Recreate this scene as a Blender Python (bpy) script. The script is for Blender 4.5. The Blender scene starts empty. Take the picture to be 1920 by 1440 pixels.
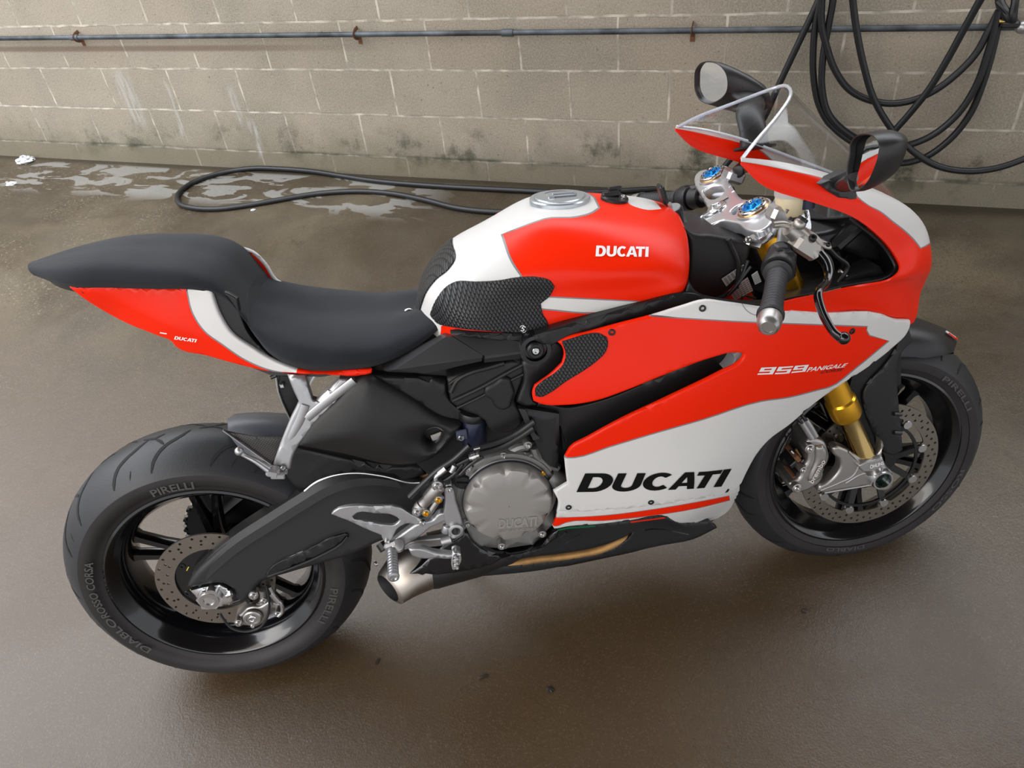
import bpy, math, random
import numpy as np
from mathutils import Vector, Matrix
from mathutils.bvhtree import BVHTree
from mathutils.geometry import delaunay_2d_cdt
from math import sin, cos, pi, radians, sqrt, atan2
random.seed(7)
SC = bpy.context.scene
COL = SC.collection
# ------------------------------------------------------------------ camera
FPX = 1421.885
CAM = Vector((3.93153, -3.05537, 1.48552))
CR = np.array([[0.94354103, 0.31652994, -0.09766839],      # camera right, down, forward
               [0.13043471, -0.62603501, -0.76880879],
               [-0.30449483, 0.71266329, -0.63197621]])
cd = bpy.data.cameras.new('camera')
cam = bpy.data.objects.new('camera', cd)
COL.objects.link(cam)
m = Matrix.Identity(4)
for i in range(3):
    m[i][0] = CR[0][i]; m[i][1] = -CR[1][i]; m[i][2] = -CR[2][i]; m[i][3] = CAM[i]
cam.matrix_world = m
cd.sensor_width = 36; cd.lens = FPX / 1920 * 36
cd.clip_start = 0.02; cd.clip_end = 100
SC.camera = cam
# ------------------------------------------------------------------ exposure, sky and large lights
SC.view_settings.view_transform = 'Standard'
SC.view_settings.look = 'None'
SC.view_settings.gamma = 1
SC.view_settings.use_curve_mapping = False
SC.view_settings.exposure = 0.0
W = bpy.data.worlds.new('sky'); SC.world = W; W.use_nodes = True
_n = W.node_tree.nodes; _l = W.node_tree.links; _n.clear()
_o = _n.new('ShaderNodeOutputWorld'); _b = _n.new('ShaderNodeBackground')
_tc = _n.new('ShaderNodeTexCoord'); _sp = _n.new('ShaderNodeSeparateXYZ'); _l.new(_tc.outputs['Generated'], _sp.inputs[0])
_mr = _n.new('ShaderNodeMapRange'); _mr.interpolation_type = 'SMOOTHSTEP'; _l.new(_sp.outputs[2], _mr.inputs[0])
for _i, _v in enumerate((.25, .80, 1.25, 5.0)): _mr.inputs[_i + 1].default_value = _v      # surroundings up to open sky
_b.inputs[0].default_value = (0.93, 0.955, 1.0, 1); _l.new(_mr.outputs[0], _b.inputs[1])
_l.new(_b.outputs[0], _o.inputs[0])


def area(name, loc, target, sx, sy, power, col):
    d = bpy.data.lights.new(name, 'AREA'); d.shape = 'RECTANGLE'; d.size = sx; d.size_y = sy
    d.energy = power; d.color = col
    o = bpy.data.objects.new(name, d); COL.objects.link(o)
    o.location = loc
    o.rotation_euler = (Vector(target) - Vector(loc)).to_track_quat('-Z', 'Y').to_euler()
    return o


area('camera_side_fill', (2.2, -5.2, 2.3), (3.2, -1.6, 0.3), 3.6, 1.6, 60, (1.0, 0.93, 0.84))  # added soft fill lamp from behind the camera
area('daylight_left_opening', (-1.2, -2.8, 3.0), (2.4, -1.8, 0.3), 2.6, 2.2, 30, (0.90, 0.95, 1.0))

# ------------------------------------------------------------------ bike frame: local (x forward, y left, z up) to world
BO = np.array([2.8900861, -2.34681662, -0.12894247])
BM3 = np.array([[0.89150271, -0.4442636, -0.08861588],
                [0.45301336, 0.87485823, 0.17147005],
                [0.00134843, -0.19301019, 0.98119583]])


def fz(x, y):
    """drained floor: level along the wall foot, falling gently away from it"""
    return y * max(.0108 + .0157 * x, .004)


CB = BM3.T @ (np.array(CAM) - BO)
RB = CR @ BM3


def ray(px, py):
    return np.array([(px - 960) / FPX, (py - 720) / FPX, 1.0]) @ RB


def L(px, py, y=None, x=None, z=None):
    """photo pixel to a bike-local point on the plane y=, x= or z="""
    d = ray(px, py)
    if y is not None: t = (y - CB[1]) / d[1]
    elif z is not None: t = (z - CB[2]) / d[2]
    else: t = (x - CB[0]) / d[0]
    return Vector(CB + t * d)


def PW(px, py, y=None, floor=False, z=None):
    """photo pixel to a world point on wall-parallel plane y=, or on the floor"""
    d = np.array([(px - 960) / FPX, (py - 720) / FPX, 1.0]) @ CR
    c = np.array(CAM)
    if floor:
        z = -.1
        for _ in range(12): t = (z - c[2]) / d[2]; p = c + t * d; z = fz(p[0], p[1])
    elif z is not None: t = (z - c[2]) / d[2]
    else: t = (y - c[1]) / d[1]
    return Vector(c + t * d)




# ------------------------------------------------------------------ materials
MATS = {}


def mat(name, col, rough=.5, metal=0., spec=None, coat=0., bump=None, noise=None, trans=0., ior=None, sheen=0., alpha=None, coatr=.05):
    if name in MATS: return MATS[name]
    mt = bpy.data.materials.new(name); mt.use_nodes = True
    nt = mt.node_tree; b = nt.nodes['Principled BSDF']
    b.inputs['Base Color'].default_value = (*col, 1)
    b.inputs['Roughness'].default_value = rough
    b.inputs['Metallic'].default_value = metal
    if spec is not None: b.inputs['Specular IOR Level'].default_value = spec
    if coat: b.inputs['Coat Weight'].default_value = coat; b.inputs['Coat Roughness'].default_value = coatr
    if trans: b.inputs['Transmission Weight'].default_value = trans
    if ior: b.inputs['IOR'].default_value = ior
    if sheen: b.inputs['Sheen Weight'].default_value = sheen; b.inputs['Sheen Roughness'].default_value = .5
    tc = nt.nodes.new('ShaderNodeTexCoord')
    if noise:   # (scale, amount, detail) brightness mottling
        sc, am, de = noise
        n = nt.nodes.new('ShaderNodeTexNoise'); n.inputs['Scale'].default_value = sc; n.inputs['Detail'].default_value = de
        nt.links.new(tc.outputs['Object'], n.inputs['Vector'])
        r = nt.nodes.new('ShaderNodeMapRange'); r.inputs[1].default_value = .3; r.inputs[2].default_value = .7
        r.inputs[3].default_value = 1 - am; r.inputs[4].default_value = 1 + am
        nt.links.new(n.outputs[0], r.inputs[0])
        mx = nt.nodes.new('ShaderNodeVectorMath'); mx.operation = 'SCALE'
        mx.inputs[0].default_value = col
        nt.links.new(r.outputs[0], mx.inputs['Scale']); nt.links.new(mx.outputs[0], b.inputs['Base Color'])
    if bump:    # (kind, scale, strength)
        k, sc, st = bump
        if k == 'noise': n = nt.nodes.new('ShaderNodeTexNoise'); n.inputs['Detail'].default_value = 4
        else: n = nt.nodes.new('ShaderNodeTexVoronoi')
        n.inputs['Scale'].default_value = sc
        nt.links.new(tc.outputs['Object'], n.inputs['Vector'])
        bp = nt.nodes.new('ShaderNodeBump'); bp.inputs['Strength'].default_value = st; bp.inputs['Distance'].default_value = .001
        nt.links.new(n.outputs[0], bp.inputs['Height']); nt.links.new(bp.outputs[0], b.inputs['Normal'])
    MATS[name] = mt
    return mt


RED = mat('red_paint', (0.90, 0.020, 0.0015), .30, spec=.22)
WHT = mat('white_paint', (0.70, 0.69, 0.675), .32, coat=.2, coatr=.12)
GRY = mat('grey_pinstripe', (0.22, 0.22, 0.23), .35)
BLK = mat('satin_black_plastic', (0.010, 0.010, 0.011), .38, spec=.45)
MBK = mat('matte_black_plastic', (0.014, 0.0135, 0.0135), .44, spec=.42, bump=('noise', 900, .15))
GBK = mat('gloss_black', (0.004, 0.004, 0.005), .14, coat=.3)
DRK = mat('dark_cavity', (0.008, 0.008, 0.009), .7)
SWG = mat('swingarm_black', (0.019, 0.0185, 0.019), .42, spec=.35, bump=('noise', 1200, .12))
ALU = mat('cast_aluminium', (0.40, 0.385, 0.37), .36, metal=.9, bump=('noise', 700, .12))
ALS = mat('silver_satin', (0.46, 0.46, 0.47), .36, metal=.8, bump=('noise', 900, .08))
ALM = mat('machined_aluminium', (0.74, 0.75, 0.77), .20, metal=1.)
ENG = mat('engine_magnesium', (0.27, 0.265, 0.255), .44, metal=.7, bump=('noise', 500, .25))
COV = mat('clutch_cover_grey', (0.36, 0.34, 0.32), .40, metal=.55, bump=('noise', 900, .15))
TIT = mat('titanium', (0.40, 0.36, 0.32), .40, metal=1.)
YOK = mat('yoke_silver', (0.70, 0.72, 0.75), .28, metal=.8, bump=('noise', 900, .06))
GLD = mat('gold_anodised', (0.80, 0.42, 0.03), .26, metal=.85)
STN = mat('gold_stanchion', (0.36, 0.25, 0.10), .14, metal=1.)
BLU = mat('blue_anodised', (0.01, 0.30, 0.80), .22, metal=.75)
BRZ = mat('bronze_pipe', (0.36, 0.20, 0.075), .42, metal=.8, noise=(30, .25, 3))
DSC = mat('brake_steel', (0.25, 0.22, 0.19), .34, metal=.9, bump=('noise', 300, .1))
BOLT = mat('bolt_steel', (0.62, 0.62, 0.62), .25, metal=1.)
RUB = mat('rubber_tyre', (0.018, 0.019, 0.022), .46, spec=.45, bump=('noise', 260, .25), noise=(9, .22, 5))
RUS = mat('rubber_sidewall', (0.024, 0.021, 0.022), .52, spec=.35, noise=(14, .15, 4))
GRV = mat('tread_groove_dark', (0.004, 0.004, 0.005), .8)
HOSE = mat('hose_rubber', (0.010, 0.010, 0.012), .42, bump=('noise', 200, .2))
BHS = mat('brake_hose', (0.012, 0.012, 0.013), .35)
SUE = mat('seat_suede', (0.020, 0.022, 0.027), .85, spec=.2, sheen=.10, noise=(16, .16, 5), bump=('noise', 1500, .3))
WTX = mat('white_lettering', (0.86, 0.86, 0.86), .4)
BTX = mat('black_lettering', (0.004, 0.004, 0.004), .5, spec=.2)
GTX = mat('grey_lettering', (0.5, 0.5, 0.5), .4)
TYT = mat('tyre_lettering', (0.065, 0.06, 0.06), .5)
CAPM = mat('fuel_cap_silver', (0.52, 0.56, 0.60), .28, metal=.7)
RSV = mat('brake_fluid_reservoir', (0.60, 0.52, 0.34), .35)
CARB = mat('carbon_weave', (0.030, 0.028, 0.028), .3, coat=.4)
RDK = mat('dark_red_lettering', (0.10, 0.01, 0.01), .4)
LBL = mat('warning_label', (0.50, 0.50, 0.50), .5)
GRN = mat('green_stripe', (0.0, 0.14, 0.05), .4)
RST = mat('rusted_steel', (0.16, 0.065, 0.03), .7)
YEL = mat('yellow_mark', (0.7, 0.7, 0.05), .4)
NAV = mat('dark_blue_band', (0.010, 0.014, 0.04), .35)
LED = mat('display_glass', (0.020, 0.028, 0.026), .08, coat=.8)


def checker(name, scale, c1, c2, rough):
    mt = mat(name, c1, rough, coat=.3); nt = mt.node_tree
    ck = nt.nodes.new('ShaderNodeTexChecker'); ck.inputs['Scale'].default_value = scale
    ck.inputs[1].default_value = (*c1, 1); ck.inputs[2].default_value = (*c2, 1)
    tc = nt.nodes.new('ShaderNodeTexCoord'); nt.links.new(tc.outputs['Object'], ck.inputs[0])
    nt.links.new(ck.outputs[0], nt.nodes['Principled BSDF'].inputs['Base Color'])
    return mt


CARB2 = checker('carbon_weave_check', 330, (0.016, 0.015, 0.015), (0.07, 0.062, 0.06), .35)


def pad_material():
    """black rubber grip pad with a honeycomb of raised diamonds"""
    mt = mat('tank_grip_rubber', (0.020, 0.020, 0.022), .40)
    nt = mt.node_tree; N = nt.nodes.new; K = nt.links.new
    tc = N('ShaderNodeTexCoord'); sp = N('ShaderNodeSeparateXYZ'); K(tc.outputs['Object'], sp.inputs[0])
    def mth(op, a, b=None):
        n = N('ShaderNodeMath'); n.operation = op
        for i, v in enumerate((a, b)):
            if v is None: continue
            if isinstance(v, (int, float)): n.inputs[i].default_value = v
            else: K(v, n.inputs[i])
        return n.outputs[0]
    # diamonds on x and the combined height/side coordinate
    a = mth('MULTIPLY', sp.outputs[0], 2 * pi / .0068)
    h = mth('SUBTRACT', sp.outputs[2], mth('MULTIPLY', sp.outputs[1], .55))
    b = mth('MULTIPLY', h, 2 * pi / .0108)
    s = mth('ADD', mth('COSINE', a), mth('COSINE', b))
    s = mth('ABSOLUTE', s)
    r = N('ShaderNodeMapRange'); K(s, r.inputs[0]); r.inputs[1].default_value = .05; r.inputs[2].default_value = .9
    bp = N('ShaderNodeBump'); bp.inputs['Strength'].default_value = 1.0; bp.inputs['Distance'].default_value = .0025
    K(r.outputs[0], bp.inputs['Height']); K(bp.outputs[0], nt.nodes['Principled BSDF'].inputs['Normal'])
    mx = N('ShaderNodeMix'); mx.data_type = 'RGBA'; K(r.outputs[0], mx.inputs[0])
    mx.inputs[6].default_value = (0.002, 0.002, 0.002, 1); mx.inputs[7].default_value = (0.022, 0.022, 0.025, 1)
    K(mx.outputs[2], nt.nodes['Principled BSDF'].inputs['Base Color'])
    return mt


PAD = pad_material()


def glass_material():
    mt = bpy.data.materials.new('clear_windscreen'); mt.use_nodes = True
    nt = mt.node_tree; nt.nodes.clear()
    o = nt.nodes.new('ShaderNodeOutputMaterial'); a = nt.nodes.new('ShaderNodeBsdfTransparent')
    g = nt.nodes.new('ShaderNodeBsdfGlossy'); g.inputs['Roughness'].default_value = .03
    mx = nt.nodes.new('ShaderNodeMixShader'); lw = nt.nodes.new('ShaderNodeLayerWeight'); lw.inputs[0].default_value = .5
    pw = nt.nodes.new('ShaderNodeMath'); pw.operation = 'POWER'; pw.inputs[1].default_value = 3.5; nt.links.new(lw.outputs['Facing'], pw.inputs[0])
    f = nt.nodes.new('ShaderNodeMath'); f.operation = 'MULTIPLY_ADD'; f.inputs[1].default_value = .45; f.inputs[2].default_value = .03; nt.links.new(pw.outputs[0], f.inputs[0])
    a.inputs[0].default_value = (.93, .935, .94, 1)
    nt.links.new(f.outputs[0], mx.inputs[0]); nt.links.new(a.outputs[0], mx.inputs[1]); nt.links.new(g.outputs[0], mx.inputs[2])
    nt.links.new(mx.outputs[0], o.inputs[0])
    return mt


GLS = glass_material()
GLE = mat('windscreen_edge', (0.62, 0.68, 0.78), .15, trans=.6, ior=1.45)
MIR = mat('mirror_glass', (0.85, 0.87, 0.88), .015, metal=1.)


# ------------------------------------------------------------------ mesh helpers
def link(name, verts, faces, mats, fm=None, parent=None, ang=32, smooth=True):
    me = bpy.data.meshes.new(name)
    me.from_pydata([tuple(v) for v in verts], [], faces)
    for mt in mats: me.materials.append(mt)
    if fm: me.polygons.foreach_set('material_index', fm)
    me.validate()
    if smooth:
        me.polygons.foreach_set('use_smooth', [True] * len(me.polygons))
        me.set_sharp_from_angle(angle=radians(ang))
    me.update()
    o = bpy.data.objects.new(name, me); COL.objects.link(o)
    if parent: o.parent = parent
    return o


def catmull(P, n=6, closed=False, auto=50):
    """smooth a polyline, leaving corners sharper than auto degrees"""
    P = [np.array(p, float) for p in P]; N = len(P); out = []
    def corner(i):
        if not closed and (i <= 0 or i >= N - 1): return True
        a = P[i % N] - P[(i - 1) % N]; b = P[(i + 1) % N] - P[i % N]
        d = np.dot(a, b) / (np.linalg.norm(a) * np.linalg.norm(b) + 1e-12)
        return math.degrees(math.acos(max(-1, min(1, d)))) > auto
    seg = N if closed else N - 1
    for i in range(seg):
        p1, p2 = P[i], P[(i + 1) % N]
        p0 = p1 * 2 - p2 if corner(i) else P[(i - 1) % N]
        p3 = p2 * 2 - p1 if corner(i + 1) else P[(i + 2) % N]
        if corner(i) and not corner(i + 1): p0 = p1 + (p1 - p2) * .5
        l = np.linalg.norm(p2 - p1)
        # tangents limited by segment length (centripetal-like)
        def tan(a, b, c):
            l1 = np.linalg.norm(b - a) + 1e-9; l2 = np.linalg.norm(c - b) + 1e-9
            return ((b - a) / l1 * l2 + (c - b) / l2 * l1) / (l1 + l2) * l
        m1 = tan(p0, p1, p2); m2 = tan(p1, p2, p3)
        for k in range(n):
            t = k / n; t2 = t * t; t3 = t2 * t
            out.append((2 * t3 - 3 * t2 + 1) * p1 + (t3 - 2 * t2 + t) * m1 + (-2 * t3 + 3 * t2) * p2 + (t3 - t2) * m2)
    if not closed: out.append(P[-1])
    return out


class G:
    """collects shapes for ONE mesh"""
    def __init__(s): s.v = []; s.f = []; s.m = []; s.mats = []

    def mi(s, mt):
        if mt not in s.mats: s.mats.append(mt)
        return s.mats.index(mt)

    def add(s, v, f, mt):
        k = len(s.v); i = s.mi(mt)
        s.v += [Vector(a) for a in v]
        for q in f: s.f.append([a + k for a in q]); s.m.append(i)

    def grid(s, rows, mt, cu=False, cv=False, flip=False):
        """rows of points joined as quads; cu closes rows, cv closes around"""
        n = len(rows); k = len(rows[0]); v = [p for r in rows for p in r]; f = []
        for i in range(n if cu else n - 1):
            for j in range(k if cv else k - 1):
                a = i * k + j; b = i * k + (j + 1) % k; c = ((i + 1) % n) * k + (j + 1) % k; d = ((i + 1) % n) * k + j
                f.append([a, d, c, b] if flip else [a, b, c, d])
        s.add(v, f, mt)

    def lathe(s, c, ax, prof, mt, n=48, caps=True):
        """prof: (axial, radius) about axis ax through c"""
        c = Vector(c); ax = Vector(ax).normalized()
        e1 = ax.orthogonal().normalized(); e2 = ax.cross(e1)
        rows = [[c + ax * a + (e1 * cos(2 * pi * j / n) + e2 * sin(2 * pi * j / n)) * max(r, 1e-5) for j in range(n)] for a, r in prof]
        s.grid(rows, mt, cv=True)
        if caps:
            k = len(s.v)
            s.f.append(list(range(k - n, k))); s.m.append(s.mi(mt))
            s.f.append(list(range(k - n * len(prof), k - n * (len(prof) - 1)))[::-1]); s.m.append(s.mi(mt))

    def cyl(s, a, b, r, mt, r2=None, n=20, bev=0.0):
        a = Vector(a); b = Vector(b); h = (b - a).length; r2 = r if r2 is None else r2
        if bev: pr = [(0, r - bev), (bev * .3, r - bev * .3), (bev, r), (h - bev, r2), (h - bev * .3, r2 - bev * .3), (h, r2 - bev)]
        else: pr = [(0, r), (h, r2)]
        s.lathe(a, b - a, pr, mt, n)

    def tube(s, P, r, mt, n=12, sm=6, caps=True, flat=None, up=(0, 0, 1)):
        """tube along a smoothed path; r scalar or list per control point; flat=(w,h) scales give an oval"""
        P = [Vector(p) for p in P]
        rr = r if isinstance(r, (list, tuple)) else [r] * len(P)
        Q = catmull([(*p, q) for p, q in zip(P, rr)], sm, auto=100) if sm > 1 else [np.array((*p, q)) for p, q in zip(P, rr)]
        pts = [Vector(q[:3]) for q in Q]; rad = [q[3] for q in Q]
        t0 = (pts[1] - pts[0]).normalized(); u = Vector(up)
        if abs(u.dot(t0)) > .95: u = t0.orthogonal()
        rows = []
        for i, p in enumerate(pts):
            t = (pts[min(i + 1, len(pts) - 1)] - pts[max(i - 1, 0)]).normalized()
            u = (u - t * u.dot(t)).normalized(); w = t.cross(u)
            a, b = flat if flat else (1, 1)
            rows.append([p + (w * cos(2 * pi * j / n) * a + u * sin(2 * pi * j / n) * b) * rad[i] for j in range(n)])
        s.grid(rows, mt, cv=True)
        if caps:
            k = len(s.v)
            s.f.append(list(range(k - n, k))); s.m.append(s.mi(mt))
            s.f.append(list(range(k - n * len(rows), k - n * (len(rows) - 1)))[::-1]); s.m.append(s.mi(mt))

    def box(s, c, size, mt, rot=None, bev=.003):
        """bevelled box; rot a 3x3 Matrix"""
        c = Vector(c); x, y, z = [a / 2 for a in size]; b = min(bev, x * .9, y * .9, z * .9)
        v = []; 
        for sx in (-1, 1):
            for sy in (-1, 1):
                for sz in (-1, 1):
                    v += [Vector((sx * (x - b), sy * (y - b), sz * z)), Vector((sx * (x - b), sy * y, sz * (z - b))), Vector((sx * x, sy * (y - b), sz * (z - b)))]
        import bmesh
        bm = bmesh.new()
        for q in v: bm.verts.new(q)
        bmesh.ops.convex_hull(bm, input=bm.verts)
        bm.verts.index_update()
        R = rot if rot else Matrix.Identity(3)
        s.add([R @ q.co + c for q in bm.verts], [[w.index for w in f.verts] for f in bm.faces], mt)
        bm.free()

    def bolt(s, p, ax, r, mt=None, h=None):
        """socket head bolt"""
        mt = mt or BOLT; p = Vector(p); ax = Vector(ax).normalized(); h = h or r
        s.lathe(p, ax, [(-h, r), (0, r), (h * .15, r * .85), (h * .15, r * .5), (-h * .35, r * .45), (-h * .35, 0)], mt, 14, caps=False)

    def sphere(s, c, r, mt, n=16, sc=(1, 1, 1)):
        c = Vector(c); rows = []
        for i in range(n // 2 + 1):
            a = -pi / 2 + pi * i / (n // 2)
            rows.append([c + Vector((cos(a) * cos(2 * pi * j / n) * r * sc[0], cos(a) * sin(2 * pi * j / n) * r * sc[1], sin(a) * r * sc[2])) for j in range(n)])
        s.grid(rows, mt, cv=True)

    def obj(s, name, parent=None, ang=32, mirror=False):
        v = s.v; f = s.f; mm = s.m
        if mirror:
            k = len(v); v = v + [Vector((a.x, -a.y, a.z)) for a in v]; f = f + [[q + k for q in a][::-1] for a in f]; mm = mm + mm
        return link(name, v, f, s.mats, mm, parent, ang)

    def objm(s, name, parent=None, ang=32):
        """the mirrored twin as its own object"""
        return link(name, [Vector((a.x, -a.y, a.z)) for a in s.v], [a[::-1] for a in s.f], s.mats, s.m, parent, ang)


# ------------------------------------------------------------------ surfaces
class Height:
    """y = -w(x, z): a body side given by scattered (x, z, w) through a thin-plate spline"""
    def __init__(s, C, off=0., smooth=0.0):
        C = np.array(C, float); s.P = C[:, :2]; s.off = off
        n = len(C); d = np.linalg.norm(s.P[:, None] - s.P[None], axis=2)
        K = np.where(d > 0, d * d * np.log(d + 1e-12), 0) + np.eye(n) * smooth
        A = np.zeros((n + 3, n + 3)); A[:n, :n] = K; A[:n, n] = 1; A[:n, n + 1:] = s.P; A[n:, :n] = A[:n, n:].T
        s.w = np.linalg.solve(A, np.r_[C[:, 2], 0, 0, 0]); s.extra = None

    def W(s, x, z):
        d = np.hypot(s.P[:, 0] - x, s.P[:, 1] - z)
        k = np.where(d > 0, d * d * np.log(d + 1e-12), 0)
        r = float(k @ s.w[:-3] + s.w[-3] + s.w[-2] * x + s.w[-1] * z) + s.off
        if s.extra: r += s.extra(x, z)
        return r

    def at(s, u, v): return Vector((u, -s.W(u, v), v))

    def pick(s, px, py):
        y = -.2
        for _ in range(14):
            p = L(px, py, y=y); y = .35 * y - .65 * s.W(p.x, p.z)
        p = L(px, py, y=y)
        return (p.x, p.z)

    def shifted(s, off):
        import copy
        c = copy.copy(s); c.off = s.off + off; return c


class Plane:
    """y = a + b*(x-x0) + c*(z-z0)"""
    def __init__(s, a, b=0., c=0., x0=0., z0=0.): s.a, s.b, s.c, s.x0, s.z0 = a, b, c, x0, z0
    def Y(s, x, z): return s.a + s.b * (x - s.x0) + s.c * (z - s.z0)
    def at(s, u, v): return Vector((u, s.Y(u, v), v))
    def pick(s, px, py):
        y = s.a
        for _ in range(12): p = L(px, py, y=y); y = s.Y(p.x, p.z)
        p = L(px, py, y=y); return (p.x, p.z)


class Loft:
    """smooth surface through a grid of control points (rows of (x,y,z)); u along rows index, v along a row"""
    def __init__(s, rows, sub=8, corner=()):
        s.R = np.array(rows, float); s.nu, s.nv = s.R.shape[:2]
        nu, nv = (s.nu - 1) * sub, (s.nv - 1) * sub
        s.g = [[s.at(i * (s.nu - 1) / nu, j * (s.nv - 1) / nv) for j in range(nv + 1)] for i in range(nu + 1)]
        V = [p for r in s.g for p in r]; F = []; s.tuv = []; k = nv + 1
        for i in range(nu):
            for j in range(nv):
                a = i * k + j; q = [(i, j), (i, j + 1), (i + 1, j + 1), (i + 1, j)]
                for t in ((0, 1, 2), (0, 2, 3)):
                    F.append([q[h][0] * k + q[h][1] for h in t])
                    s.tuv.append([(q[h][0] * (s.nu - 1) / nu, q[h][1] * (s.nv - 1) / nv) for h in t])
        s.V, s.F = V, F
        s.bvh = BVHTree.FromPolygons(V, F)

    @staticmethod
    def _w(t):
        return np.array([-.5 * t + t * t - .5 * t ** 3, 1 - 2.5 * t * t + 1.5 * t ** 3, .5 * t + 2 * t * t - 1.5 * t ** 3, -.5 * t * t + .5 * t ** 3])

    def at(s, u, v):
        u = max(0., min(s.nu - 1 - 1e-9, u)); v = max(0., min(s.nv - 1 - 1e-9, v))
        i = int(u); j = int(v); wu = s._w(u - i); wv = s._w(v - j)
        out = np.zeros(3)
        for a in range(4):
            ia = i - 1 + a
            for b in range(4):
                jb = j - 1 + b
                out += wu[a] * wv[b] * s.P(ia, jb)
        return Vector(out)

    def P(s, i, j):
        if i < 0: return 2 * s.P(0, j) - s.P(1, j)
        if i >= s.nu: return 2 * s.P(s.nu - 1, j) - s.P(s.nu - 2, j)
        if j < 0: return 2 * s.R[i, 0] - s.R[i, 1]
        if j >= s.nv: return 2 * s.R[i, s.nv - 1] - s.R[i, s.nv - 2]
        return s.R[i, j]

    def pick(s, px, py):
        d = Vector(ray(px, py)).normalized()
        loc, nor, idx, dist = s.bvh.ray_cast(Vector(CB), d)
        if idx is None:
            # nearest point to the ray
            best = None
            for t in np.linspace(.6, 2.2, 60):
                r = s.bvh.find_nearest(Vector(CB) + d * t)
                if best is None or r[3] < best[3]: best = r
            loc, nor, idx, dist = best
        a, b, c = [s.V[k] for k in s.F[idx]]; ua, ub, uc = s.tuv[idx]
        v0 = b - a; v1 = c - a; v2 = loc - a
        d00 = v0.dot(v0); d01 = v0.dot(v1); d11 = v1.dot(v1); d20 = v2.dot(v0); d21 = v2.dot(v1)
        den = d00 * d11 - d01 * d01
        if abs(den) < 1e-16: return ua
        w1 = (d11 * d20 - d01 * d21) / den; w2 = (d00 * d21 - d01 * d20) / den
        return (ua[0] + w1 * (ub[0] - ua[0]) + w2 * (uc[0] - ua[0]), ua[1] + w1 * (ub[1] - ua[1]) + w2 * (uc[1] - ua[1]))


def normal_at(S, u, v, e=1e-3):
    a = S.at(u + e, v) - S.at(u - e, v); b = S.at(u, v + e) - S.at(u, v - e)
    n = a.cross(b)
    return n.normalized() if n.length > 1e-14 else Vector((0, -1, 0))


def inpoly(p, poly):
    x, y = p; c = False; j = len(poly) - 1
    for i in range(len(poly)):
        xi, yi = poly[i]; xj, yj = poly[j]
        if (yi > y) != (yj > y) and x < (xj - xi) * (y - yi) / (yj - yi + 1e-18) + xi: c = not c
        j = i
    return c


def dist_poly(p, A, B):
    """distance from p to segments A-B (numpy arrays)"""
    d = B - A; t = np.clip(((p - A) * d).sum(1) / ((d * d).sum(1) + 1e-18), 0, 1)
    q = A + d * t[:, None] - p
    return float(np.sqrt((q * q).sum(1).min()))


def ribbon(P, w, closed=False):
    """polygon around a polyline of half width w"""
    P = [np.array(p, float) for p in P]; a = []; b = []
    for i, p in enumerate(P):
        t = P[min(i + 1, len(P) - 1)] - P[max(i - 1, 0)]; n = np.array([-t[1], t[0]]); n /= np.linalg.norm(n) + 1e-12
        ww = w[i] if isinstance(w, (list, tuple)) else w
        a.append(p + n * ww); b.append(p - n * ww)
    return [tuple(q) for q in a + b[::-1]]


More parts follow.
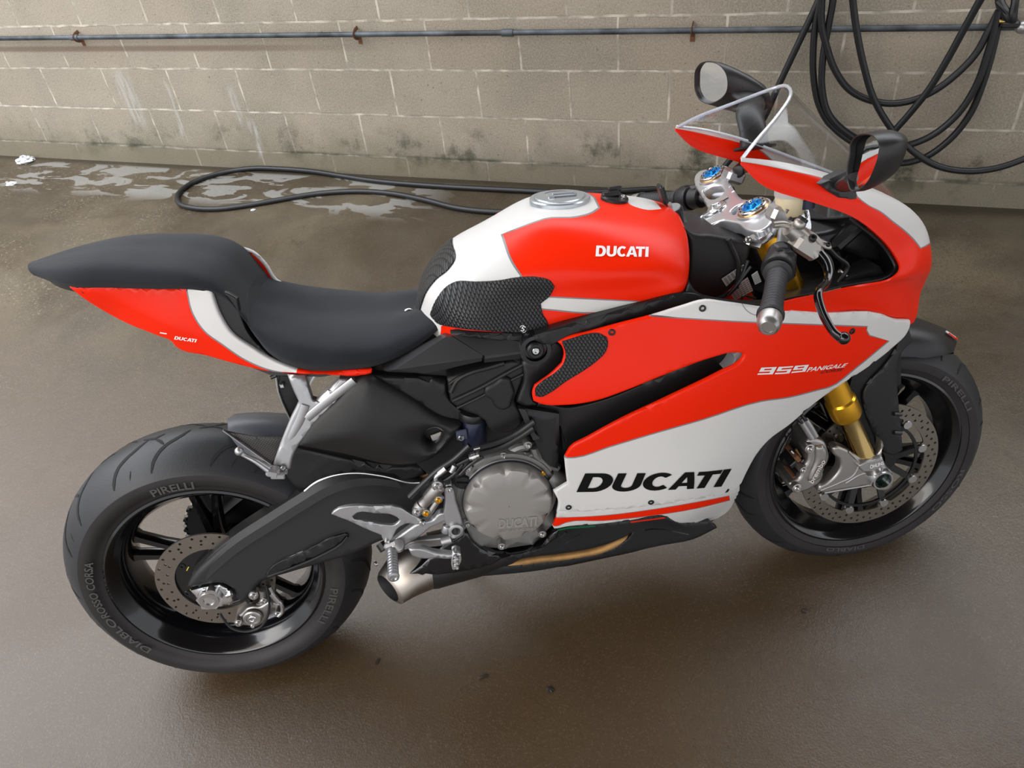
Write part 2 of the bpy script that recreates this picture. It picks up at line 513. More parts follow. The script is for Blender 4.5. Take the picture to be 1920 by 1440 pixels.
def panel(name, S, outline, mt, parent=None, regions=(), holes=(), thick=.003, step=.012, roll=.003, side=None, uv=False, sm=5,
          mirror=False, auto=50, back=None, lift=0., twin=False, ang=40, flip=1, bulge=None):
    """cut a panel out of surface S. outline/regions/holes are photo pixels (or uv when uv=True)"""
    def conv(poly, smooth=True):
        if len(poly) > 2 and smooth and sm > 1: poly = catmull(poly, sm, True, auto)
        return [tuple(q) if uv else S.pick(q[0], q[1]) for q in poly]
    out = conv(outline); hs = [conv(h) for h in holes]
    rg = [(conv(p), k) for p, k in regions]
    V = []; E = []
    def loop(poly):
        # drop near duplicates
        q = [poly[0]]
        for p in poly[1:]:
            if abs(p[0] - q[-1][0]) + abs(p[1] - q[-1][1]) > 1e-5: q.append(p)
        if uv:   # long straight edges get intermediate points
            q2 = []
            for i, p in enumerate(q):
                r_ = q[(i + 1) % len(q)]; l_ = math.hypot((r_[0] - p[0]) * su, (r_[1] - p[1]) * sv); n_ = max(1, int(l_ / step))
                q2 += [(p[0] + (r_[0] - p[0]) * t / n_, p[1] + (r_[1] - p[1]) * t / n_) for t in range(n_)]
            q = q2
        k = len(V); V.extend(Vector(p) for p in q); n = len(q)
        E.extend((k + i, k + (i + 1) % n) for i in range(n))
        return q
    A = np.array(out); xs = A[:, 0]; ys = A[:, 1]
    cu, cv = xs.mean(), ys.mean(); e = 1e-3
    su = (S.at(cu + e, cv) - S.at(cu - e, cv)).length / (2 * e); sv = (S.at(cu, cv + e) - S.at(cu, cv - e)).length / (2 * e)
    out = loop(out); hs = [loop(h) for h in hs]
    for p, k in rg: loop(p)
    allA = [np.array(o) for o in [out] + hs]; segA = np.concatenate(allA); segB = np.concatenate([np.roll(a, -1, 0) for a in allA])
    # local scale of uv
    du, dv = step / su, step / sv; SCL = np.array([su, sv])
    def inside(p):
        return inpoly(p, out) and not any(inpoly(p, h) for h in hs)
    sA = segA * SCL; sB = segB * SCL
    # inset rings for the rolled edge
    if roll > 0:
        for o, sgn in [(out, 1)] + [(h, -1) for h in hs]:
            a = np.array(o) * SCL; ar = .5 * np.sum(a[:, 0] * np.roll(a[:, 1], -1) - np.roll(a[:, 0], -1) * a[:, 1]); s2 = 1 if ar > 0 else -1
            t = np.roll(a, -1, 0) - np.roll(a, 1, 0); t /= np.linalg.norm(t, axis=1)[:, None] + 1e-12
            n = np.stack([-t[:, 1], t[:, 0]], 1) * s2 * sgn
            for dd in (.12, .4, .75, 1.0, 1.4):
                for q in a + n * roll * dd:
                    qq = tuple(q / SCL)
                    if inside(qq) and dist_poly(q, sA, sB) > roll * dd * .8: V.append(Vector(qq))
    y = ys.min()
    k = 0
    while y < ys.max():
        x = xs.min() + (k % 2) * du * .5
        while x < xs.max():
            if inside((x, y)) and dist_poly(np.array([x, y]) * SCL, sA, sB) > max(roll * 1.6, step * .25): V.append(Vector((x, y)))
            x += du
        y += dv * .87; k += 1
    r = delaunay_2d_cdt(V, E, [], 0, 1e-7, True)
    verts, faces = r[0], r[2]
    mats = [mt]; fm = []; F = []
    for f in faces:
        c = (verts[f[0]] + verts[f[1]] + verts[f[2]]) / 3; c = (c.x, c.y)
        if not inside(c): continue
        mi = 0
        for poly, kk in rg:
            if inpoly(c, poly):
                if kk not in mats: mats.append(kk)
                mi = mats.index(kk)
        F.append(f); fm.append(mi)
    used = sorted({i for f in F for i in f}); mp = {a: i for i, a in enumerate(used)}
    pts = []; nrm = []
    for i in used:
        u, v = verts[i].x, verts[i].y
        p = S.at(u, v); n = normal_at(S, u, v) * flip
        if side is None:
            if n.dot(Vector(CB) - p) < 0 and not isinstance(S, Loft): n = -n
        d = 1e9
        off = lift
        if roll > 0 or bulge:
            d = dist_poly(np.array([u, v]) * SCL, sA, sB)
        if roll > 0 and d < roll: off -= roll - sqrt(max(0, roll * roll - (roll - d) ** 2))
        if bulge: off += bulge[0] * (1 - (1 - min(d / bulge[1], 1)) ** 2)
        pts.append(p + n * off); nrm.append(n)
    F = [[mp[a] for a in f] for f in F]
    # orient faces along the outward normal
    for i, f in enumerate(F):
        a, b, c = (pts[k] for k in f)
        if (b - a).cross(c - a).dot(nrm[f[0]]) < 0: F[i] = f[::-1]
    n0 = len(pts)
    if thick > 0:
        cnt = {}
        for f in F:
            for a, b in zip(f, f[1:] + f[:1]): cnt[(a, b)] = cnt.get((a, b), 0) + 1
        bd = [(a, b) for (a, b) in cnt if (b, a) not in cnt]
        bk = mats.index(back) if back in mats else (mats.append(back) or len(mats) - 1) if back else 0
        nf = len(F)
        pts = pts + [p - n * thick for p, n in zip(pts, nrm)]
        for i in range(nf): F.append([a + n0 for a in F[i]][::-1]); fm.append(bk if back else fm[i])
        e2f = {}
        for i in range(nf):
            f = F[i]
            for a, b in zip(f, f[1:] + f[:1]): e2f[(a, b)] = i
        for a, b in bd: F.append([b, a, a + n0, b + n0]); fm.append(fm[e2f[(a, b)]])
    o = link(name, pts, F, mats, fm, parent, ang)
    if mirror:   # left hand twin as its own object
        link(mirror if isinstance(mirror, str) else name, [Vector((p.x, -p.y, p.z)) for p in pts], [f[::-1] for f in F], mats, fm, parent, ang)
    return o


def decal(name, S, polys, mt, parent=None, lift=.0012, thick=.0006, step=.01, mirror=False, uv=False):
    """flat lettering or stripe following S; polys = list of (outer, [holes]) in photo pixels"""
    g = G(); sm = 1
    for outer, hs in polys:
        conv = lambda P: [tuple(q) if uv else S.pick(q[0], q[1]) for q in P]
        o = conv(outer); h2 = [conv(h) for h in hs]
        V = []; E = []
        for P in [o] + h2:
            k = len(V); V += [Vector(p) for p in P]; E += [(k + i, k + (i + 1) % len(P)) for i in range(len(P))]
        r = delaunay_2d_cdt(V, E, [], 0, 1e-7, True)
        vs = []
        F = []
        for f in r[2]:
            c = sum((r[0][i] for i in f), Vector((0, 0))) / 3
            if inpoly((c.x, c.y), o) and not any(inpoly((c.x, c.y), h) for h in h2): F.append(list(f))
        for q in r[0]:
            p = S.at(q.x, q.y); n = normal_at(S, q.x, q.y)
            if n.dot(Vector(CB) - p) < 0: n = -n
            vs.append(p + n * lift)
        for i, f in enumerate(F):
            a, b, c = (vs[k] for k in f)
            if (b - a).cross(c - a).dot(Vector(CB) - a) < 0: F[i] = f[::-1]
        g.add(vs, F, mt)
    return g.obj(name, parent, 30)


# ------------------------------------------------------------------ lettering
def arcp(cx, cy, rx, ry, a0, a1, n=8):
    return [(cx + rx * cos(radians(a0 + (a1 - a0) * i / n)), cy + ry * sin(radians(a0 + (a1 - a0) * i / n))) for i in range(n + 1)]


GL = {   # heavy sans capitals in a 0..w by 0..1 box: (width, [(outer, [holes])])
    'D': (.86, [([(0, 0), (.42, 0)] + arcp(.46, .5, .40, .5, -90, 90, 12) + [(.42, 1), (0, 1)], [[(.26, .2), (.38, .2)] + arcp(.40, .5, .18, .3, -90, 90, 8) + [(.26, .8)]])]),
    'U': (.84, [([(0, 1), (0, .38)] + arcp(.42, .36, .42, .37, 180, 360, 14) + [(.84, 1), (.58, 1), (.58, .36)] + arcp(.42, .34, .16, .15, 0, -180, 8) + [(.26, 1)], [])]),
    'C': (.84, [(arcp(.44, .5, .44, .51, 48, 312, 18) + [(.60, .30)] + arcp(.44, .5, .18, .30, -50, -310, 12) + [(.60, .72)], [])]),
    'A': (.94, [([(0, 0), (.33, 1), (.62, 1), (.94, 0), (.68, 0), (.62, .19), (.32, .19), (.26, 0)], [[(.37, .37), (.57, .37), (.47, .72)]])]),
    'T': (.78, [([(.26, 0), (.52, 0), (.52, .78), (.78, .78), (.78, 1), (0, 1), (0, .78), (.26, .78)], [])]),
    'I': (.26, [([(0, 0), (.26, 0), (.26, 1), (0, 1)], [])]),
    '9': (.95, [([(.0, 0), (.95, 0), (.95, 1), (0, 1), (0, .40), (.70, .40), (.70, .2), (0, .2)], [[(.25, .60), (.70, .60), (.70, .8), (.25, .8)]])]),
    '5': (.95, [([(0, 0), (.95, 0), (.95, .6), (.25, .6), (.25, .8), (.95, .8), (.95, 1), (0, 1), (0, .40), (.70, .40), (.70, .2), (0, .2)], [])]),
}


def word(txt, gap=.06):
    """-> total width, polygons with y up in 0..1"""
    x = 0; out = []
    for i_, ch in enumerate(txt):
        w, ps = GL[ch]
        for o, hs in ps: out.append(([(x + a, b) for a, b in o], [[(x + a, b) for a, b in h] for h in hs]))
        x += w + gap + {'CA': -.10, 'AT': -.20}.get(txt[i_:i_ + 2], 0)
    return x - gap, out


def fontword(txt, shear=0., bold=0.):
    """built-in font text as (width, triangles-free polygons) taken from a curve mesh"""
    c = bpy.data.curves.new('t', 'FONT'); c.body = txt; c.size = 1; c.offset = bold; c.resolution_u = 3
    o = bpy.data.objects.new('t', c); COL.objects.link(o)
    dg = bpy.context.evaluated_depsgraph_get(); dg.update()
    me = bpy.data.meshes.new_from_object(o.evaluated_get(dg))
    V = [(v.co.x, v.co.y) for v in me.vertices]; F = [list(p.vertices) for p in me.polygons]
    bpy.data.objects.remove(o); bpy.data.curves.remove(c); bpy.data.meshes.remove(me)
    x0 = min(a for a, b in V); x1 = max(a for a, b in V); y0 = min(b for a, b in V); y1 = max(b for a, b in V)
    V = [((a - x0) / (x1 - x0), (b - y0) / (y1 - y0)) for a, b in V]
    return V, F


def quadmap(q):
    """unit square (u right, v up) to a pixel quad BL, BR, TR, TL"""
    bl, br, tr, tl = [np.array(a, float) for a in q]
    return lambda u, v: tuple((1 - u) * (1 - v) * bl + u * (1 - v) * br + u * v * tr + (1 - u) * v * tl)


def text_decal(name, S, txt, quad, mt, parent, lift=.0012, gap=.06):
    w, ps = word(txt, gap); f = quadmap(quad)
    return decal(name, S, [([f(a / w, b) for a, b in o], [[f(a / w, b) for a, b in h] for h in hs]) for o, hs in ps], mt, parent, lift)


def font_decal(name, S, txt, quad, mt, parent, lift=.0012, bold=0.01):
    V, F = fontword(txt, bold=bold); f = quadmap(quad); g = G(); vs = []
    for a, b in V:
        u, v = S.pick(*f(a, b)); p = S.at(u, v); n = normal_at(S, u, v)
        if n.dot(Vector(CB) - p) < 0: n = -n
        vs.append(p + n * lift)
    FF = []
    for q in F:
        n = (vs[q[1]] - vs[q[0]]).cross(vs[q[2]] - vs[q[0]])
        FF.append(q if n.dot(Vector(CB) - vs[q[0]]) > 0 else q[::-1])
    g.add(vs, FF, mt)
    return g.obj(name, parent, 30)


def tag(o, label, cat, group=None, kind=None):
    o['label'] = label
    if cat: o['category'] = cat
    if group: o['group'] = group
    if kind: o['kind'] = kind
    return o


def struct(o):
    o['kind'] = 'structure'; return o


# ================================================================== the setting
def nodes_for(name):
    mt = bpy.data.materials.new(name); mt.use_nodes = True
    return mt, mt.node_tree, mt.node_tree.nodes.new, mt.node_tree.links.new, mt.node_tree.nodes['Principled BSDF']


class NB:
    """tiny node builder"""
    def __init__(s, nt): s.nt = nt; s.N = nt.nodes.new; s.K = nt.links.new
    def put(s, i, v):
        if isinstance(v, (int, float, tuple)): i.default_value = v
        else: s.K(v, i)
    def math(s, op, a, b=None, c=None, clamp=False):
        n = s.N('ShaderNodeMath'); n.operation = op; n.use_clamp = clamp
        for i, v in enumerate((a, b, c)):
            if v is not None: s.put(n.inputs[i], v)
        return n.outputs[0]
    def noise(s, vec, sc, de=4, ro=.5, dist=0.):
        n = s.N('ShaderNodeTexNoise'); s.K(vec, n.inputs['Vector']); n.inputs['Scale'].default_value = sc
        n.inputs['Detail'].default_value = de; n.inputs['Roughness'].default_value = ro; n.inputs['Distortion'].default_value = dist
        return n.outputs[0]
    def ramp(s, v, a, b, lo=0., hi=1.):
        n = s.N('ShaderNodeMapRange'); n.interpolation_type = 'SMOOTHSTEP'; s.put(n.inputs[0], v)
        for i, q in enumerate((a, b, lo, hi)): n.inputs[i + 1].default_value = q
        return n.outputs[0]
    def mix(s, f, a, b):
        n = s.N('ShaderNodeMix'); n.data_type = 'RGBA'; s.put(n.inputs[0], f)
        for i, v in ((6, a), (7, b)):
            if isinstance(v, tuple): n.inputs[i].default_value = (*v, 1)
            else: s.K(v, n.inputs[i])
        return n.outputs[2]
    def scale(s, vec, sx, sy, sz, off=(0, 0, 0)):
        n = s.N('ShaderNodeMapping'); s.K(vec, n.inputs[0]); n.inputs['Scale'].default_value = (sx, sy, sz); n.inputs['Location'].default_value = off
        return n.outputs[0]


Z0, BH, BWD = .0942, .20171, .4064


def wall_material():
    mt, nt, N, K, B = nodes_for('concrete_block'); q = NB(nt)
    tc = N('ShaderNodeTexCoord'); ob = tc.outputs['Object']
    sp = N('ShaderNodeSeparateXYZ'); K(ob, sp.inputs[0])
    wob = q.noise(ob, 9, 3)
    cb = N('ShaderNodeCombineXYZ')
    wx = q.math('MULTIPLY', q.math('SUBTRACT', wob, .5), .012)
    K(q.math('ADD', sp.outputs[0], wx), cb.inputs[0])
    K(q.math('ADD', q.math('ADD', sp.outputs[2], -Z0 + BH * 5), wx), cb.inputs[1])
    br = N('ShaderNodeTexBrick'); K(cb.outputs[0], br.inputs[0]); br.offset = .5; br.offset_frequency = 2; br.squash = 1
    br.inputs['Scale'].default_value = 1; br.inputs['Mortar Size'].default_value = .0052; br.inputs['Mortar Smooth'].default_value = .25
    br.inputs['Brick Width'].default_value = BWD; br.inputs['Row Height'].default_value = BH
    br.inputs['Color1'].default_value = (0, 0, 0, 1); br.inputs['Color2'].default_value = (1, 1, 1, 1); br.inputs['Mortar'].default_value = (.5, .5, .5, 1)
    rnd = br.outputs[0]; mo = br.outputs['Fac']
    base = q.mix(rnd, (.345, .300, .235), (.310, .256, .195))
    big = q.noise(ob, 2.2, 6, .6)
    base = q.mix(q.ramp(big, .35, .7), base, (.240, .215, .165))
    fine = q.noise(ob, 160, 3, .7)
    base = q.mix(q.ramp(fine, .35, .75, 0, .45), base, (.60, .54, .44))
    pit = q.noise(ob, 75, 2)
    base = q.mix(q.ramp(pit, .62, .78, 0, .6), base, (.06, .05, .04))
    mort = q.mix(q.ramp(q.noise(ob, 14, 4), .38, .6), (.62, .56, .47), (.34, .31, .25))
    c = q.mix(q.math('MULTIPLY', mo, q.ramp(q.noise(ob, 3.1, 3), .3, .55, .55, 1)), base, mort)
    # damp foot of the wall: mildew just above and below the lowest bed joint
    z = sp.outputs[2]
    n1 = q.noise(q.scale(ob, 1, 1, .8), 3.3, 7, .65)
    foot = q.ramp(q.math('ADD', z, q.math('MULTIPLY', q.math('SUBTRACT', n1, .5), .42)), .05, .26, 1, 0)
    c = q.mix(q.math('MULTIPLY', foot, .42), c, (.085, .080, .040))
    n2 = q.noise(ob, 5.2, 6, .7)
    right = q.ramp(sp.outputs[0], 1.2, 3.6)
    grime = q.math('MULTIPLY', q.ramp(n2, .50, .66), q.ramp(q.math('ABSOLUTE', q.math('SUBTRACT', z, .135)), .02, .16, 1, 0))
    c = q.mix(q.math('MULTIPLY', grime, q.math('ADD', q.math('MULTIPLY', right, .35), .5)), c, (.030, .034, .018))
    jd = q.math('MULTIPLY', q.ramp(q.math('ABSOLUTE', q.math('SUBTRACT', z, q.math('ADD', q.math('MULTIPLY', n1, .012), Z0 - .002))), .002, .014, 1, 0), q.ramp(q.noise(ob, 5, 7, .7), .36, .68))
    c = q.mix(q.math('MULTIPLY', jd, .75), c, (.030, .040, .018))
    low = q.ramp(z, Z0 - .01, Z0, 1, 0)
    c = q.mix(q.math('MULTIPLY', low, .35), c, (.15, .125, .075))
    # whitish lime runs and brown drips
    for x0, z0, h, w_, s_ in ((.98, .46, .34, .012, .16), (1.36, .42, .20, .018, .20), (1.42, .26, .20, .02, .2), (.72, .5, .3, .05, .1)):
        dx = q.math('ABSOLUTE', q.math('SUBTRACT', q.math('ADD', sp.outputs[0], q.math('MULTIPLY', wob, .05)), x0 + .025))
        dz = q.math('ABSOLUTE', q.math('SUBTRACT', z, z0 - h / 2))
        k = q.math('MULTIPLY', q.ramp(dx, w_ * .2, w_ * 1.6, 1, 0), q.ramp(dz, h * .25, h * .6, 1, 0))
        c = q.mix(q.math('MULTIPLY', q.math('MULTIPLY', k, q.ramp(q.noise(q.scale(ob, 6, 1, 1), 9, 5), .35, .6)), .50), c, (.52, .52, .51))
    brn = q.math('MULTIPLY', q.ramp(q.math('ABSOLUTE', q.math('SUBTRACT', z, .592)), .006, .02, 1, 0), q.ramp(sp.outputs[0], 1.2, 2.4, 1, 0))
    c = q.mix(q.math('MULTIPLY', brn, .6), c, (.12, .065, .04))
    K(c, B.inputs['Base Color'])
    B.inputs['Roughness'].default_value = .85
    h = q.math('ADD', q.math('MULTIPLY', q.noise(ob, 120, 4, .7), .35), q.math('MULTIPLY', mo, q.ramp(q.noise(ob, 4, 2), .35, .65, -.8, .5)))
    bp = N('ShaderNodeBump'); bp.inputs['Strength'].default_value = .7; bp.inputs['Distance'].default_value = .004
    K(h, bp.inputs['Height']); K(bp.outputs[0], B.inputs['Normal'])
    return mt


def floor_material():
    mt, nt, N, K, B = nodes_for('wet_concrete'); q = NB(nt)
    tc = N('ShaderNodeTexCoord'); ob = tc.outputs['Object']
    sp = N('ShaderNodeSeparateXYZ'); K(ob, sp.inputs[0]); x, y = sp.outputs[0], sp.outputs[1]
    big = q.noise(ob, 1.1, 6, .6, .4); mid = q.noise(ob, 4.5, 6, .6)
    c = q.mix(q.ramp(big, .38, .62), (.114, .093, .060), (.046, .033, .019))
    c = q.mix(q.ramp(mid, .35, .7, 0, .6), c, (.070, .058, .042))
    # exposed aggregate, strongest toward the front
    wet = q.ramp(q.math('ADD', y, q.math('MULTIPLY', q.math('SUBTRACT', big, .5), 1.4)), -1.9, -1.2, 1, 0)
    vo = N('ShaderNodeTexVoronoi'); K(ob, vo.inputs[0]); vo.inputs['Scale'].default_value = 330
    vb = N('ShaderNodeSeparateColor'); K(vo.outputs['Color'], vb.inputs[0])
    grit = q.ramp(vb.outputs[0], .80, .98)
    gm = q.math('MULTIPLY', grit, q.math('ADD', q.math('MULTIPLY', wet, .35), .12))
    c = q.mix(gm, c, (.30, .23, .15))
    gd = q.math('MULTIPLY', q.ramp(vb.outputs[1], .72, .95), .5)
    c = q.mix(gd, c, (.035, .026, .018))
    stn = q.ramp(q.noise(ob, 7.5, 7, .72, .6), .56, .70)
    c = q.mix(q.math('MULTIPLY', stn, .5), c, (.030, .023, .015))
    fs = q.noise(ob, 620, 2, .6)
    c = q.mix(q.ramp(fs, .58, .72, 0, .45), c, (.20, .15, .095)); c = q.mix(q.ramp(fs, .42, .30, 0, .5), c, (.02, .015, .010))
    orange = q.ramp(q.noise(ob, 2.6, 5, .6), .55, .7)
    c = q.mix(q.math('MULTIPLY', q.math('MULTIPLY', orange, wet), .45), c, (.085, .045, .017))
    warm = q.math('MULTIPLY', wet, .78)
    c = q.mix(warm, c, (.060, .036, .017))
    # gravelly washed-out corner at the left
    gl = q.math('MULTIPLY', q.ramp(x, .9, 1.8, 1, 0), q.ramp(q.noise(ob, 2.2, 4), .42, .6))
    c = q.mix(q.math('MULTIPLY', q.math('MULTIPLY', gl, q.ramp(q.noise(ob, 90, 3, .7), .55, .7)), .6), c, (.34, .28, .20))
    # dark joint line against the wall and pale scum patches left by drying water
    edge = q.ramp(q.math('ADD', y, q.math('MULTIPLY', mid, .04)), -.05, .0)
    c = q.mix(q.math('MULTIPLY', edge, .8), c, (.030, .024, .016))
    sc = q.noise(q.scale(ob, 1, 2.6, 1), 4.2, 3, .5, .9)
    zone = q.math('MULTIPLY', q.math('MULTIPLY', q.ramp(y, -.42, -.30), q.ramp(y, -.03, -.06)), q.math('MULTIPLY', q.ramp(x, -.3, 0), q.ramp(x, 2.6, 2.2)))
    scum = q.math('MULTIPLY', q.ramp(sc, .515, .545), zone)
    c = q.mix(q.math('MULTIPLY', scum, .6), c, (.30, .30, .285))
    K(c, B.inputs['Base Color'])
    film = q.noise(ob, 1.7, 5, .55, .3)
    # water film: smooth in pools, rougher between
    r = q.ramp(film, .38, .62, .13, .30)
    front = q.ramp(y, -2.2, -.9, 0, .10)
    K(q.math('ADD', r, front), B.inputs['Roughness'])
    B.inputs['Specular IOR Level'].default_value = .5
    h = q.math('ADD', q.math('MULTIPLY', q.noise(ob, 190, 4, .75), 1.), q.math('MULTIPLY', q.noise(ob, 34, 4), .7))
    bp = N('ShaderNodeBump'); bp.inputs['Strength'].default_value = .45; bp.inputs['Distance'].default_value = .0020
    K(h, bp.inputs['Height']); K(bp.outputs[0], B.inputs['Normal'])
    return mt


g = G()
x0, x1 = -6, 12; WZ = 2.35
wm = wall_material()
v = [(x0, 0, -.8), (x1, 0, -.8), (x1, 0, WZ), (x0, 0, WZ), (x0, .2, -.8), (x1, .2, -.8), (x1, .2, WZ), (x0, .2, WZ)]
g.add(v, [[0, 1, 2, 3], [5, 4, 7, 6], [3, 2, 6, 7], [0, 4, 5, 1], [0, 3, 7, 4], [1, 5, 6, 2]], wm)
struct(g.obj('wall_back'))
g = G(); n = 48
rows = []
for i in range(n + 1):
    yy = .02 - 7.5 * i / n
    rows.append([(x0 + (x1 - x0) * j / n, yy, fz(x0 + (x1 - x0) * j / n, yy)) for j in range(n + 1)])
g.grid(rows, floor_material(), flip=True)
fl = g.obj('floor'); struct(fl)

g = G()   # unseen canopy added for the floor reflections, open along the wall and left
g.box((6.0, -3.75, 3.06), (8.2, 5.8, .12), mat('canopy_brown', (.085, .060, .040), .7), bev=.01)
struct(g.obj('unseen_canopy'))
# ---- pipe run along the wall, with straps
PIPE = mat('galvanised_pipe', (.075, .085, .095), .55, metal=.4, noise=(12, .6, 5))
def wallpt(px, py, y): return PW(px, py, y=y)
g = G()
pa = wallpt(0, 72, -.03); pb = wallpt(1700, 53, -.03)
dz = (pb.z - pa.z) / (pb.x - pa.x)
g.tube([(-3, -.03, pa.z + dz * (-3 - pa.x)), tuple(pa), (1.5, -.03, pa.z + dz * (1.5 - pa.x)), tuple(pb), (9, -.03, pa.z + dz * (9 - pa.x))], .0105, PIPE, 14, 1)
for px in (137, 952):
    c = wallpt(px, 63, -.03); zz = pa.z + dz * (c.x - pa.x)
    g.cyl((c.x - .025, -.03, zz), (c.x + .025, -.03, zz), .0145, PIPE, bev=.003)
pipe = g.obj('conduit_pipe')
pipe_z = lambda x: pa.z + dz * (x - pa.x)
tag(pipe, 'long grey metal conduit pipe running along the block wall', 'pipe')
for i, (px, lab) in enumerate(((138, 'rusty pipe strap on the wall pipe, far left one'), (665, 'middle one of the three rusty pipe straps on the wall pipe'),
                (1297, 'rusty pipe strap on the wall pipe just left of the far mirror'))):
    c = wallpt(px, 60, -.03); zz = pipe_z(c.x); g = G()
    g.tube([(c.x, -.002, zz + .02), (c.x, -.03, zz + .013), (c.x, -.044, zz), (c.x, -.03, zz - .013), (c.x, -.002, zz - .02)], .004, RST, 8, 4, flat=(2.2, .45), up=(1, 0, 0))
    g.box((c.x, -.002, zz - .03), (.018, .004, .034), RST, bev=.001)
    g.bolt((c.x, -.005, zz - .036), (0, -1, 0), .005, RST)
    tag(g.obj('pipe_strap'), lab, 'pipe strap', 'pipe straps')


# ---- hoses
def hose(name, pts, r, mt=HOSE):
    g = G(); g.tube(pts, r, mt, 16, 7); return g.obj(name)


HR = .0118
def wp(L_, y0, y1=None):
    n = len(L_); y1 = y0 if y1 is None else y1
    o = [tuple(wallpt(a, b, y0 + (y1 - y0) * i / (n - 1))) for i, (a, b) in enumerate(L_)]
    up = lambda p, q: [(p[0] + (p[0] - q[0]) * 1.2, p[1], p[2] + .22), (p[0] + (p[0] - q[0]) * 1.6 + .01, p[1] * .8, p[2] + .62)]
    if L_[0][1] == -40: o = up(o[0], o[1])[::-1] + o
    if L_[-1][1] == -40: o = o + up(o[-1], o[-2])
    return o


loopa = [(1548, -40), (1530, 40), (1525, 90), (1526, 150), (1535, 195), (1552, 228), (1580, 254), (1612, 275), (1650, 298), (1690, 306), (1727, 298), (1777, 265), (1815, 220), (1845, 150), (1862, 90), (1872, 40), (1874, 18)]
loopb = [(1874, 18), (1868, 30), (1855, 55), (1830, 100), (1790, 142), (1752, 170), (1715, 187), (1677, 194), (1635, 189), (1595, 170), (1565, 130), (1550, 87), (1541, 50), (1541, 0), (1545, -40)]
loopc = [(1565, -40), (1562, 0), (1553, 50), (1543, 110), (1541, 160), (1553, 212), (1590, 250), (1640, 272), (1697, 273), (1740, 258), (1790, 220), (1828, 165), (1852, 100), (1868, 45), (1874, 20)]
pts = wp(loopa, -.066, -.060) + wp(loopb, -.060, -.10)[1:]
g = G(); g.tube(pts, HR, HOSE, 16, 7); g.tube(wp(loopc, -.085, -.075), HR, HOSE, 16, 7)
tag(g.obj('hanging_hose'), 'black rubber hose hung on the block wall in nested U-shaped loops', 'hose')
dd = [(1596, -40), (1599, 0), (1607, 62), (1620, 125), (1637, 182), (1657, 220), (1687, 260), (1720, 290), (1760, 312), (1815, 321), (1865, 316), (1920, 298), (1990, 262), (2040, 225)]
tag(hose('hanging_hose', wp(dd, -.125, -.06), HR * .98), 'black rubber hose sagging lowest on the wall and running off the right edge', 'hose')
ee = [(1862, -40), (1838, 0), (1810, 50), (1777, 110), (1740, 170), (1702, 217), (1668, 256), (1640, 296), (1600, 345), (1560, 392)]
tag(hose('hanging_hose', wp(ee, -.155, -.06), HR), 'straight black rubber hose slanting down leftwards behind the near mirror', 'hose')
hh = wp([(1552, -40), (1535, 0), (1500, 75), (1460, 160), (1432, 222), (1405, 262), (1372, 296), (1340, 333)], -.060, -.07)
ffl = [(1290, 352), (1180, 362), (1080, 366), (960, 361), (800, 352), (700, 343), (640, 334), (590, 326), (530, 321), (470, 320), (410, 330), (360, 348), (335, 370), (340, 387), (370, 395), (410, 396), (460, 390), (530, 378), (600, 367), (670, 363), (740, 368), (800, 380), (860, 395), (930, 402), (1020, 400), (1130, 388)]
fp = []
for a, b in ffl:
    p = PW(a, b, floor=True); fp.append((p.x, p.y, fz(p.x, p.y) + HR * 1.02))
tag(hose('floor_hose', hh + fp, HR), 'black rubber hose dropping down the wall into a long flat loop on the floor', 'hose')

# ---- spray gun bracket at the upper right corner
def wv(px, py, y): return wallpt(px, py, y)
root = bpy.data.objects.new('hose_hook', None); COL.objects.link(root)
c = wv(1884, 28, -.07); root.location = c
def sub(o, r):
    o.parent = r; o.matrix_parent_inverse = Matrix.Translation(-r.location)
g = G()
g.tube([wv(1872, -20, -.03), wv(1876, 8, -.06), wv(1886, 28, -.08), wv(1893, 45, -.08)], [.012, .014, .016, .010], BLK, 10, 4)
g.tube([wv(1904, -20, -.04), wv(1903, 5, -.07), wv(1899, 28, -.085), wv(1899, 48, -.08)], [.014, .012, .014, .012], BLK, 10, 4)
g.tube([wv(1868, 4, -.08), wv(1880, 16, -.09), wv(1888, 26, -.09)], .005, BLK, 8, 3)
g.box(wv(1893, 44, -.075), (.055, .04, .022), BLK, bev=.006)
o = g.obj('bracket_body'); sub(o, root)
g = G(); p = wv(1873, 40, -.085); g.cyl(p, p + Vector((.018, 0, 0)), .006, mat('brass', (.7, .5, .15), .3, metal=1.), bev=.001); g.sphere(wv(1882, 30, -.085), .007, BOLT)
o = g.obj('brass_nut'); sub(o, root)
g = G(); g.sphere(wv(1918, 51, -.075), .021, ALS, 20, (1.1, .9, 1.0)); o = g.obj('knob'); sub(o, root)
tag(root, 'black hose hook with a silver knob high on the wall at the right edge', 'hook')

# ---- litter
PAPER = mat('white_paper', (.52, .53, .54), .8)
def crumple(name, px, py, r, h, mt, lab, cat, grp=None, flat=1., n=9, sx=1., sy=1., seed=1):
    rnd = random.Random(seed); p = PW(px, py, floor=True); g = G(); rows = []
    for i in range(n + 1):
        a = i / n; row = []
        for j in range(14):
            t = 2 * pi * j / 14; rr = r * sin(pi * min(a * .5 + .0, .5)) * (1 if i == 0 else rnd.uniform(.75, 1.25))
            z = h * cos(pi * a * .5) * rnd.uniform(.75, 1.2) + .0008
            row.append((p.x + cos(t) * rr * sx, p.y + sin(t) * rr * sy, fz(p.x + cos(t) * rr * sx, p.y + sin(t) * rr * sy) + z))
        rows.append(row)
    g.grid(rows, mt, cv=True); k = len(g.v); g.f.append(list(range(k - 14, k))[::-1]); g.m.append(0)
    return tag(g.obj(name, ang=15), lab, cat, grp)


